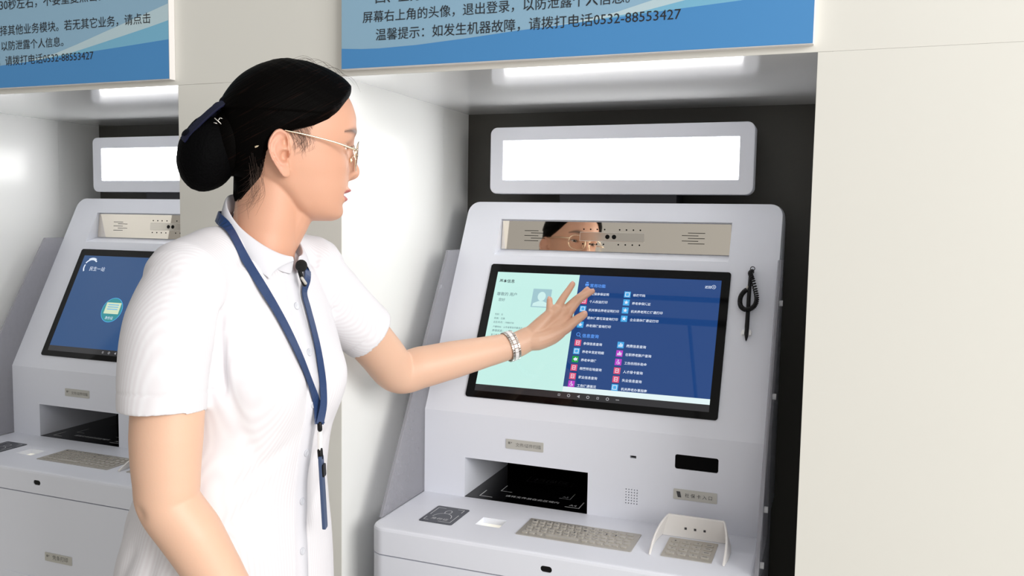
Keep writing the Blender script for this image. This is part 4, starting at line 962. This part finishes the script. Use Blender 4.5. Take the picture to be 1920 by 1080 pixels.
HAIRLINE = [(140, 96), (103, 95), (91, 83.5), (76, 66), (61, 53), (40, 42.5), (22, 36.5), (8, 32), (3, 31), (-14, 20), (-25, 3.5), (-30, -28), (-34, -54), (-44.5, -64), (-63, -67), (-120, -67)]
def build_hair(root):
    hx = [p[0] for p in HAIRLINE][::-1]; hz = [p[1] for p in HAIRLINE][::-1]
    rings = []; n = 200
    def shell(x, y, z, nrm):
        zh = np.interp(x, hx, hz)
        s_ = (z - zh)
        if x < 5: s_ = min(s_ + 0, max(s_, 0) + 100*(s_ > 0)) if False else s_
        t = max(0.0, min(1.0, (s_ + 1.5)/16.0)); t = t**0.62
        th = -4.0 + (17.0 if z > 60 else 14.5)*t
        if s_ < -1.5: th = -4 + s_*0.12
        return th
    zs = list(np.linspace(-84, 130.6, 154))
    base = [head_ring(z, n) for z in zs]
    V = np.array(base)                                        # rows, n, 3
    du = np.roll(V, -1, 1) - np.roll(V, 1, 1); dv = np.gradient(V, axis=0)
    N = np.cross(du, dv); N /= np.maximum(np.linalg.norm(N, axis=2, keepdims=True), 1e-9)
    if N[40, 0, 0] < 0: N = -N
    out = []
    for i in range(len(zs)):
        row = []
        for k in range(n):
            p = V[i, k]; nn = N[i, k]
            if zs[i] > 127: nn = np.array([nn[0]*0.3, nn[1]*0.3, 1.0]); nn /= np.linalg.norm(nn)
            th = shell(p[0], p[1], p[2], nn)
            # combed locks running back to the bun
            q = p[2]*0.85 + p[0]*0.42
            lock = 0.9*math.sin(q*0.42 + 2.2*noise.noise(Vector((p[0]*0.012, p[1]*0.03, p[2]*0.02)))) + 0.7*math.sin(q*1.15 + 3*noise.noise(Vector((p[0]*0.01, p[1]*0.05, p[2]*0.03))))
            th += lock*0.30*(1 if th > 2 else 0)*max(0.0, min(1.0, (p[0] + 40)/50))
            row.append(H(*(p + nn*th)))
        out.append(row)
    b = MB(); b.loft(out)
    hair = part('hair', b, M['hair'], root, 'black hair combed back from the face')
    # low bun in a net
    b = MB(); ax1 = (HF*0.34 + HU*0.94).normalized(); ax2 = HL; ax3 = ax1.cross(ax2)
    rings = []; c = H(-96, 0, 3)
    for i in range(1, 22):
        a = PI*i/22
        rr = []
        for k in range(36):
            q = 2*PI*k/36; d = ax3*(math.sin(a)*math.cos(q)*42) + ax2*(math.sin(a)*math.sin(q)*50) - ax1*(math.cos(a)*57)
            d *= 1 + 0.03*noise.noise(d*0.05)
            rr.append(c + d*0.001)
        rings.append(rr)
    b.loft(rings); part('hair_bun', b, M['net'], hair, 'dark netted bun')
    b = MB(); b.ball(H(-66, 0, 20), 0.034, 0.052, 0.050, 24, 16, 0, (HF, HL, HU)); part('gathered_hair', b, M['hair'], hair)
    b = MB(); rings = []
    for i in range(30):
        z = -14 - 54*i/29; cx = -10 - 3*(-z - 20)/50; rr = 50 - 1.5*(-z - 20)/50; row = []
        for k in range(121):
            t0 = 96 + 62*(i/29)**1.4; th = math.radians(t0 + (360 - 2*t0)*k/120)
            ed = min(1.0, 6*min(k, 120 - k)/120); bt = min(1.0, max(0.0, (29 - i)/9.0 + 0.45*noise.noise(Vector((k*0.33, 0, 3))) + 0.3*noise.noise(Vector((k*0.9, 0, 7)))))
            r2 = rr + (-1.5 + 4.5*min(ed, bt)); row.append(H(cx + r2*math.cos(th), r2*math.sin(th), z))
        rings.append(row)
    b.loft(rings, cap=False, closed=False); part('nape_hair', b, M['hair'], hair, 'short dark hair at the nape')
    # fine loose strands: sideburn wisps, nape, flyaways
    b = MB(); rnd = random.Random(3)
    def strand(pts, r=0.00022): b.tube(pts, [r]*(len(pts)-1) + [r*0.4], 5, 4)
    for k in range(110):
        x0 = rnd.uniform(6, 44); z0 = np.interp(x0, hx, hz) + 2; ln = rnd.uniform(8, 26) + max(0, 24 - abs(x0 - 22))*rnd.uniform(0, 1.1); fx = rnd.uniform(2, 13)
        def sk(x, z, lift): return H(x, -(smooth_interp(max(-60, z), ZK, WK)*math.sqrt(max(0.2, 1 - max(0.0, x/104.0)**2.3)) + lift), z)
        strand([sk(x0 - 7, z0 + 4, 3.0), sk(x0, z0 - ln*0.25, 1.2), sk(x0 + fx*0.8 + rnd.uniform(-1, 1), z0 - ln*0.62, 1.0), sk(x0 + fx*rnd.uniform(0.5, 1.1), z0 - ln*0.85, 1.2), sk(x0 + fx*rnd.uniform(-0.6, 1.3), z0 - ln, 1.4)], 0.000085)
    for k in range(60):
        x0 = rnd.uniform(-46, -26); z0 = rnd.uniform(-50, -5); ln = rnd.uniform(15, 40)
        strand([H(x0 - 3, -66, z0 + 8), H(x0, -62, z0 - ln*0.4), H(x0 - 6, -57 + rnd.uniform(-2, 2), z0 - ln*0.8), H(x0 - 16 + rnd.uniform(-8, 12), -50, z0 - ln*1.1)], 0.0001)
    for k in range(16):
        y0 = rnd.uniform(-40, 20); x0 = rnd.uniform(30, 92); zz = 150 - max(0, (x0 - 40))*0.45 - y0*y0*0.006
        strand([H(x0 - 14, y0, zz - 6), H(x0, y0 - 3, zz - 1 + rnd.uniform(0, 3)), H(x0 + 14, y0 - 4, zz - 8 + rnd.uniform(0, 5)), H(x0 + 24, y0 - 2, zz - 22 + rnd.uniform(0, 6))], 0.00016)
    for k in range(10):
        y0 = -rnd.uniform(15, 45); x0 = np.interp(-y0, [0, 15, 32, 46], [102, 92, 77, 63])
        strand([H(x0 - 8, y0 - 3, np.interp(x0, hx, hz) + 8), H(x0 + 1, y0 - 2, np.interp(x0, hx, hz) - 1), H(x0 + 4, y0 - 1.5, np.interp(x0, hx, hz) - 10)], 0.0002)
    st = part('loose_strands', b, M['wisp'], hair, 'thin loose strands'); st['kind'] = 'stuff'
    return hair

def build_shirt(root):
    parts = []
    b = MB(); b.loft([torso_ring(z) for z in np.linspace(0.84, 1.395, 48)]); parts.append(b)
    for S_, top in ((Vector((0.046, -0.452, 1.362)), 1.397), (Vector((0.056, -0.185, 1.364)), 1.397)):
        b = MB(); b.tube([Vector((0.042, TY, 1.378)), Vector((0.040, TY + (S_.y - TY)*0.42, 1.386)), Vector((0.042, TY + (S_.y - TY)*0.75, 1.374)), S_], [0.048, 0.048, 0.052, 0.057], 48, 6); parts.append(b)
    def sleeve(pts, rad, inner=0.030):
        P, Rr = crom(pts, rad, 8); b = MB()
        T = [(P[min(i+1, len(P)-1)] - P[max(i-1, 0)]).normalized() for i in range(len(P))]
        u = Vector((1, 0, 0)); rings = []
        def rg(p, t, r):
            a = (u - t*u.dot(t)).normalized(); q = t.cross(a); return [p + a*(r*math.cos(2*PI*k/40)) + q*(r*math.sin(2*PI*k/40)) for k in range(40)]
        for p, t, r in zip(P, T, Rr): rings.append(rg(p, t, r))
        e, t, r = P[-1], T[-1], Rr[-1]
        rings.append(rg(e, t, r - 0.0035))
        rings.append(rg(e - t*0.012, t, r - 0.0045)); rings.append(rg(e - t*inner, t, r - 0.006))
        b.loft(rings); parts.append(b)
    sleeve([(0.050, -0.400, 1.372), (0.046, -0.450, 1.352), (0.045, -0.482, 1.305), (0.046, -0.497, 1.250), (0.047, -0.502, 1.195)], [0.045, 0.056, 0.0585, 0.0560, 0.0550])
    sleeve([(0.058, -0.225, 1.372), (0.060, -0.185, 1.350), (0.066, -0.148, 1.318), (0.083, -0.110, 1.281), (0.104, -0.074, 1.246)], [0.045, 0.056, 0.0580, 0.0540, 0.0500])
    me = solid_union(parts, [M['shirt']], 'shirt', 0.0030, 5, root)
    a = get_co(me); nrm = get_no(me)
    d = np.zeros(len(a))
    def crease(p, q, w, dep):
        p, q = np.array(p), np.array(q); ab = q - p; t = np.clip(((a - p) @ ab)/(ab @ ab), 0, 1); c = p + np.outer(t, ab)
        r = np.linalg.norm(a - c, axis=1); fade = np.sin(np.clip(t, 0.02, 0.98)*PI)**0.5
        d[:] -= dep*np.exp(-(r/w)**2)*fade
    for c in [((0.075, -0.435, 1.385), (0.098, -0.448, 1.300), 0.006, 0.008), ((0.098, -0.448, 1.320), (0.100, -0.452, 1.205), 0.006, 0.013), ((0.098, -0.455, 1.25), (0.120, -0.400, 1.10), 0.010, 0.005), ((0.10, -0.435, 1.30), (0.135, -0.385, 1.245), 0.008, 0.003),
              ((0.02, -0.42, 1.40), (0.075, -0.43, 1.372), 0.005, 0.0022), ((0.07, -0.385, 1.40), (0.112, -0.37, 1.33), 0.007, 0.0025), ((0.055, -0.40, 1.405), (0.085, -0.425, 1.36), 0.005, 0.002),
              ((0.110, -0.22, 1.31), (0.135, -0.265, 1.22), 0.008, 0.0025), ((0.090, -0.165, 1.335), (0.115, -0.215, 1.26), 0.007, 0.003), ((0.085, -0.125, 1.33), (0.10, -0.105, 1.26), 0.006, 0.002),
              ((0.10, -0.46, 1.06), (0.150, -0.36, 1.13), 0.012, 0.0045), ((0.085, -0.475, 1.00), (0.14, -0.38, 1.085), 0.012, 0.004), ((0.135, -0.26, 1.13), (0.145, -0.32, 1.04), 0.012, 0.004), ((0.135, -0.25, 1.06), (0.145, -0.33, 0.96), 0.012, 0.004),
              ((-0.05, -0.46, 1.03), (-0.10, -0.43, 0.93), 0.011, 0.005), ((-0.02, -0.485, 1.0), (-0.06, -0.475, 0.90), 0.011, 0.005), ((-0.07, -0.44, 1.05), (-0.12, -0.39, 0.96), 0.011, 0.005), ((0.02, -0.49, 1.02), (0.0, -0.50, 0.9), 0.011, 0.004)]:
        crease(*c)
    for i in range(len(a)):
        p = Vector(a[i]); d[i] += 0.0022*noise.noise(Vector((p.x*13, p.y*13, p.z*7))) + 0.0009*noise.noise(Vector((p.x*34, p.y*34, p.z*20)))*(1 if p.z < 1.15 else 0.5)
    # sleeve hem bands
    for e, t in ((Vector((0.047, -0.502, 1.195)), Vector((0.02, -0.09, -1)).normalized()), (Vector((0.104, -0.074, 1.246)), Vector((0.4, 0.7, -0.65)).normalized())):
        s_ = (a - np.array(e)) @ np.array(t); r = np.linalg.norm(a - np.array(e), axis=1)
        d += np.where(r < 0.075, -0.0010*np.exp(-((s_ + 0.026)/0.0022)**2), 0)
    a2 = a + nrm*d[:, None]
    set_co(me, a2, rootloc(root))
    o = part('shirt', me, M['shirt'], root, 'white short sleeved shirt with faint stripes')
    bv = BVHTree.FromPolygons([Vector(v) for v in a2], [list(p.vertices) for p in me.polygons])
    # placket and buttons on the front
    def front(y, z):
        h = bv.ray_cast(Vector((0.6, y, z)), Vector((-1, 0, 0))); return (h[0], h[1]) if h[0] else (None, None)
    b = MB(); rings = []
    for z in np.linspace(1.388, 0.85, 60):
        row = []
        for y, l in ((-0.3375, -0.001), (-0.3365, 0.0022), (-0.322, 0.0026), (-0.3075, 0.0022), (-0.3065, -0.001)):
            h, nn = front(y, z)
            if h is None: row = None; break
            row.append(h + Vector((l, 0, 0)))
        if row: rings.append(row)
    b.loft(rings, cap=False, closed=False); part('placket', b, M['collar'], o, 'button band', fix=False)
    for z in (1.319, 1.253, 1.178, 1.105, 1.031, 0.955):
        h, nn = front(TY, z)
        if h is None: continue
        b = MB(); t = nn.cross(Vector((0, 1, 0))).normalized(); s_ = nn.cross(t); c = h + nn*0.0028
        rings = [[c + nn*w + (t*math.cos(2*PI*k/20) + s_*math.sin(2*PI*k/20))*r for k in range(20)] for r, w in ((0.0052, -0.0005), (0.0056, 0.0008), (0.0050, 0.0018), (0.0040, 0.0014), (0.0010, 0.0013))]
        b.loft(rings); part('button', b, M['button'], o, 'small pearly button')
    # collar: two leaves folded down from the stand
    def neck_pt(th, k):                                            # th: 0 front, positive towards her left
        c, s_ = math.cos(th), math.sin(th)
        rx = 0.055 if c > 0 else 0.050
        return Vector((0.069 + rx*c, TY + 0.003 + 0.0535*s_, 1.428 - (0.043 if c > 0 else 0.047)*c + k))
    leaves = []
    for sg in (-1, 1):
        rings = []
        K = 30
        for i in range(K + 1):
            q = i/K; th = sg*(PI - q*(PI - 0.10))
            top = neck_pt(th, 0.006); c, s_ = math.cos(th), math.sin(th); out = Vector((c, s_, 0))
            back_low = top + out*(0.005 + 0.013*min(1, q/0.6)) + Vector((0, 0, -0.034))
            tip = Vector((0.119, TY + sg*0.051, 1.360)); end = top + out*0.004 + Vector((0, 0, -0.005))
            if q < 0.80:
                s = max(0.0, (q - 0.35)/0.45); s = s*s*(3 - 2*s); low = back_low.lerp(tip, s)
            else:
                s = (q - 0.80)/0.20; low = tip.lerp(end, s)
            stand = top + out*(-0.003) + Vector((0, 0, -0.026))
            mid = top.lerp(low, 0.45) + out*(0.0015 + 0.004*min(1, q/0.5))*min(1.0, (1.02 - q)*8)
            roll = top + out*0.0022 + Vector((0, 0, 0.0012))
            rings.append([stand, top + out*(-0.001), roll, mid, low, low - out*0.0012 + Vector((0, 0, 0.0002)), mid - out*0.0018, top + out*0.0008 + Vector((0, 0, -0.003)), stand + out*0.0014])
        b = MB(); b.loft(rings)
        c = part('collar', b, M['collar'], o, 'folded collar leaf')
        sd = c.modifiers.new('s', 'SUBSURF'); sd.levels = 1; sd.render_levels = 2
        leaves.append(b)
    av = [Vector(v) for v in a2]; af = [list(p.vertices) for p in me.polygons]
    for b in leaves:
        n0 = len(av); av += [Vector(v) for v in b.v]; af += [[i + n0 for i in f] for f in b.f]
    return o, BVHTree.FromPolygons(av, af)

def ribbon(pts, nrm, width, thick=0.0012, sub=6):
    P, _ = crom(pts, 1.0, sub); Nn, _ = crom(nrm, 1.0, sub); b = MB(); rings = []
    for i, p in enumerate(P):
        t = (P[min(i+1, len(P)-1)] - P[max(i-1, 0)]).normalized(); n = Nn[i]; n = (n - t*n.dot(t)).normalized(); s_ = t.cross(n)*width/2
        rings.append([p - s_, p - s_ + n*thick, p + s_ + n*thick, p + s_])
    b.loft(rings, smooth=False); return b

def build_accessories(bv):
    # spectacles
    root = thing('glasses', 'thin gold wire framed glasses worn by the woman', 'glasses', H(112, 0, 12))
    def lens_pt(sg, a, grow=1.0):
        cx, cz = 31.5, 6.5; rx, rz = 25.0*grow, 21.5*grow
        c, s_ = math.cos(a), math.sin(a); p = 0.80
        yy = sg*(cx + rx*math.copysign(abs(c)**p, c)); zz = cz + rz*math.copysign(abs(s_)**p, s_)
        xx = 113.5 - 0.0038*yy*yy + 0.10*(zz - cz); zz = zz + 0.055*yy
        return H(xx, yy, zz)
    for sg in (-1, 1):
        b = MB(); pts = [lens_pt(sg, 2*PI*k/36) for k in range(37)]; b.tube(pts, 0.00085, 8, 1, caps=False); part('rim', b, M['gold'], root)
        b = MB(); b.loft([[lens_pt(sg, 2*PI*k/36, g) + HF*(0.0012*(1 - g)) for k in range(36)] for g in (0.02, 0.5, 0.97)], cap=False); part('lens', b, M['lens'], root, 'clear lens', fix=False)
        b = MB(); b.tube([lens_pt(sg, 0.35), H(102.5, sg*60, 15.5 + 3*sg), H(97, sg*65.5, 15.5 + 3*sg), H(70, sg*71.5, 21.5 + 1.5*sg), H(36, sg*74.5, 27), H(6, sg*74.5, 32), H(-6, sg*73, 33), H(-18, sg*72.5, 24), H(-30, sg*71.5, 14), H(-40, sg*69, 9)], [0.0009, 0.0013, 0.0016, 0.0015, 0.0012, 0.0010, 0.0010, 0.0011, 0.0016, 0.0016], 8, 5); part('temple', b, M['gold'], root, 'gold side arm')
        b = MB(); b.tube([lens_pt(sg, PI*0.97), H(108, sg*8.5, 6), H(105.5, sg*10, 2)], 0.0006, 6, 4); b.ball(H(104.5, sg*10.5, 0), 0.0022, 0.0015, 0.0042, 12, 8, 0, (HF, HL, HU)); part('nose_pad', b, M['gold'], root)
    b = MB(); b.tube([lens_pt(-1, PI*0.90), H(115.5, 0, 17), lens_pt(1, PI*0.90)], 0.0009, 8, 6); part('bridge', b, M['gold'], root)
    # ribbon on the bun
    root = thing('hair_bow', 'dark navy ribbon clip on the black bun', 'hair clip', H(-100, -18, 40))
    pts = [H(-72, -26, 73), H(-86, -28, 64), H(-101, -28, 50), H(-116, -26, 34), H(-131, -22, 16)]
    b = ribbon(pts, [H(-1, -.75, 1.0) - HC]*5, 0.016, 0.003); part('band', b, M['bow'], root, 'navy ribbon band', bevel=0.0006)
    b = MB()
    for k in range(6):
        t = k/5; p = H(-74 - 50*t, -10, 75 - 49*t); b.ball(p, 0.010, 0.018, 0.008, 14, 10, 0, ((HF*0.72 + HU*0.69).normalized(), HL, (HU*0.72 - HF*0.69).normalized()))
    part('ruffle', b, M['navy_dark'], root, 'dark gathered trim')
    b = MB()
    c = H(-87, -45, 43)
    for dx, dz, ex, ez in ((-4, 4, 4, -3), (0, 1, 3, 5), (3, 5, 6, 4), (-5, -2, -1, -3)): b.tube([c + (HF*dx + HU*dz)*0.001, c + (HF*(dx+ex)/2 + HU*(dz+ez)/2 - HL*1)*0.001, c + (HF*ex + HU*ez)*0.001], 0.0009, 8, 3)
    part('ornament', b, M['silver'], root, 'small silver ornament')
    # lanyard
    lan = thing('lanyard', 'navy blue neck lanyard hanging over the white shirt', 'lanyard', Vector((0.166, -0.32, 1.147)))
    def hit(y, z, off=0.004):
        h = bv.ray_cast(Vector((0.6, y, z)), Vector((-1, 0, 0))); return h[0] + h[1]*off, h[1]
    def pick(u, v, off=0.004):
        r = (CF + CR*((u - 960)/1586.37) + CU*((540 - v)/1586.37)); h = bv.ray_cast(CAM_LOC, r.normalized()); return (h[0] + h[1]*off, h[1]) if h[0] else None
    near = [pick(u, v) for u, v in ((432, 440), (458, 489), (485, 533), (513, 580), (537, 625), (560, 675), (578, 722), (590, 757))]
    P = [q[0] for q in near if q]; Nn = [q[1] for q in near if q]
    tail = Vector((0.1660, -0.322, 1.150))
    back = [Vector((0.069 + (0.0600 + 0.004*max(0.0, (math.radians(180) + q)))*math.cos(q), TY + 0.003 + (0.0620 + 0.004*max(0.0, (math.radians(180) + q)))*math.sin(q), zz)) for q, zz in ((math.radians(-180), 1.447), (math.radians(-162), 1.448), (math.radians(-143), 1.448), (math.radians(-124), 1.445))]
    P = back + P + [tail]; Nn = [Vector((math.cos(q), math.sin(q), 0.35)) for q in (math.radians(-180), math.radians(-160), math.radians(-140), math.radians(-118))] + Nn + [Vector((0.7, -0.6, 0.1))]
    part('strap', ribbon(P, Nn, 0.0145), M['navy'], lan)
    far = [pick(u, v) for u, v in ((566, 548), (573, 578), (582, 612), (591, 650), (598, 690), (602, 725))]
    P = [q[0] for q in far if q]; Nn = [q[1] for q in far if q]
    P = [Vector((0.007, -0.319, 1.447)), Vector((0.022, -0.272, 1.440)), Vector((0.060, -0.250, 1.420)), Vector((0.100, -0.262, 1.390)), Vector((0.121, -0.285, 1.362))] + P + [Vector((0.1655, -0.312, 1.175)), tail]
    Nn = [Vector((-1, 0, 0.35)), Vector((-0.7, 0.7, 0.35)), Vector((0.0, 0.8, 0.6)), Vector((0.6, 0.5, 0.6)), Vector((0.8, 0.1, 0.5))] + Nn + [Vector((0.9, -0.3, 0)), Vector((0.9, -0.4, 0.1))]
    part('strap', ribbon(P, Nn, 0.0125), M['navy'], lan)
    b = MB(); b.tube([tail, tail + Vector((0.0005, 0, -0.008))], 0.0035, 10, 1); part('ferrule', b, M['black'], lan)
    b = MB(); b.box(0.1640, 0.1690, -0.3255, -0.3185, 1.111, 1.139); part('buckle', b, M['white_clip'], lan, 'white plastic buckle', bevel=0.001)
    b = MB(); b.tube([Vector((0.1665, -0.322, 1.112)), Vector((0.1675, -0.322, 1.100))], 0.004, 10, 1); part('clip', b, M['black'], lan)
    bd = thing('badge_holder', 'blue badge holder seen edge on at the end of the lanyard', 'badge', Vector((0.1695, -0.322, 1.10)))
    fr = lambda y, z, n: Vector((0.1670 + (1.105 - z)*0.055 + n, -0.322 + y*0.35 + (n*0.0), z)) + Vector((-0.0, y*0.0, 0))
    def bfr(u, v, n):                                              # holder plane turned edge on, hanging
        ax = Vector((0.34, -0.94, 0)).normalized(); nn = Vector((0.94, 0.34, 0.0)); return Vector((0.1680, -0.322, 1.103)) + ax*u + nn*(n + (-v)*0.055) + Vector((0, 0, v))
    b = MB(); b.prism(rrect(-0.008, 0.008, -0.108, 0.0, 0.003), -0.0024, 0.0024, bfr); part('case', b, M['badge'], bd, bevel=0.0008)
    b = MB(); b.prism(rrect(-0.008, 0.008, -0.030, -0.012, 0.003), 0.0028, 0.0046, bfr); part('slot', b, M['black'], bd)
    # lapel microphone
    mic = thing('lapel_microphone', 'small black foam microphone clipped at the shirt collar', 'microphone', PXD(566, 505, 1.235))
    b = MB(); b.ball(PXD(565, 498, 1.222), 0.0085, 0.0085, 0.0090, 20, 14); part('foam_windscreen', b, M['foam'], mic)
    b = MB(); b.tube([PXD(562, 508, 1.225), PXD(566, 522, 1.228), PXD(571, 533, 1.232)], [0.0032, 0.0030, 0.0034], 10, 4); part('clip', b, M['black'], mic)
    b = MB(); b.tube([PXD(566, 521, 1.222), PXD(573, 531, 1.226)], 0.0022, 8, 1); part('capsule', b, M['key'], mic)
    # bracelet of white and silver links round the reaching wrist
    br = thing('bracelet', 'silver bracelet of white rectangular links on the reaching wrist', 'bracelet', LEL.lerp(LWR, 0.93))
    c = LEL.lerp(LWR, 0.935); t = (LWR - LEL).normalized(); t = (t + Vector((0, 0, 0.10))).normalized(); a = (Vector((0, 0, 1)) - t*t.z).normalized(); q = t.cross(a)
    ln = MB(); n = 22; R0 = 0.0292
    for k in range(n):
        th = 2*PI*k/n; o = a*math.cos(th) + q*math.sin(th); s_ = -a*math.sin(th) + q*math.cos(th)
        def fr(u, v, w, o=o, s_=s_): return c + o*(R0 + w) + s_*u + t*v
        b = MB(); b.box(-0.0037, 0.0037, -0.0038, 0.0038, -0.0004, 0.0020, fr); part('link', b, M['shell'], br, 'white link', bevel=0.0005)
        b = MB()
        for sgn in (-1, 1):
            for d2 in (-0.0021, 0.0021): b.box(d2 - 0.0017, d2 + 0.0017, sgn*0.0068 - 0.0022, sgn*0.0068 + 0.0022, -0.0005, 0.0016, fr)
        part('chain_link', b, M['silver'], br, 'silver side links', bevel=0.0004)

def build_person():
    root = thing('person', 'woman in a white short sleeved shirt, black hair in a bun, touching the menu screen', 'person', (0.05, -0.32, 0))
    build_body(root); build_hair(root); sh, bv = build_shirt(root)
    # trousers and shoes below the frame
    parts = []
    b = MB(); b.loft([torso_ring(z, 0.018) for z in (0.842, 0.87, 0.91, 0.95)]); parts.append(b)
    for sg in (-1, 1):
        y = TY + sg*0.088
        b = MB(); b.tube([Vector((0.005, y, 0.86)), Vector((0.012, y, 0.70)), Vector((0.02, y, 0.48)), Vector((0.012, y, 0.25)), Vector((0.010, y, 0.06))], [0.085, 0.086, 0.068, 0.062, 0.060], 28, 6); parts.append(b)
    me = solid_union(parts, [M['trousers']], 'trousers', 0.008, 3, root); set_co(me, get_co(me), rootloc(root)); part('trousers', me, M['trousers'], root, 'dark trousers')
    for sg in (-1, 1):
        y = TY + sg*0.088; b = MB(); rings = []
        for x, w, h in ((-0.055, 0.012, 0.030), (-0.045, 0.028, 0.048), (0.0, 0.034, 0.055), (0.06, 0.038, 0.045), (0.12, 0.042, 0.032), (0.165, 0.034, 0.024), (0.185, 0.012, 0.014)):
            rings.append([Vector((x, y + w*math.copysign(abs(math.cos(q))**0.8, math.cos(q)), max(0.0, h*0.5 + h*0.52*math.sin(q)))) for q in [2*PI*k/20 for k in range(20)]])
        b.loft(rings); part('shoe', b, M['shoe'], root, 'black shoe')
    build_accessories(bv)

# ------------------------------------------------------------------ assemble the place
build_setting()
build_sign(0.0, 'blue instruction board above the niche in use, ending at a blank wall on its right')
build_sign(-PER, 'blue instruction board cut by the left edge of the photo, above the idle kiosk')
kiosk = build_kiosk('white self service kiosk whose touchscreen shows a menu and is being touched')
idle = copy_tree(kiosk, None, ())
idle['label'] = 'white self service kiosk in the left niche behind the woman, with an idle blue screen'
kiosk['group'] = idle['group'] = 'kiosks standing in the wall niches'
build_menu_screen(kiosk); build_idle_screen(idle)
idle.location.x -= PER
build_stylus(0.0, 'black pen on a coiled cord clipped beside the menu screen')
build_person()
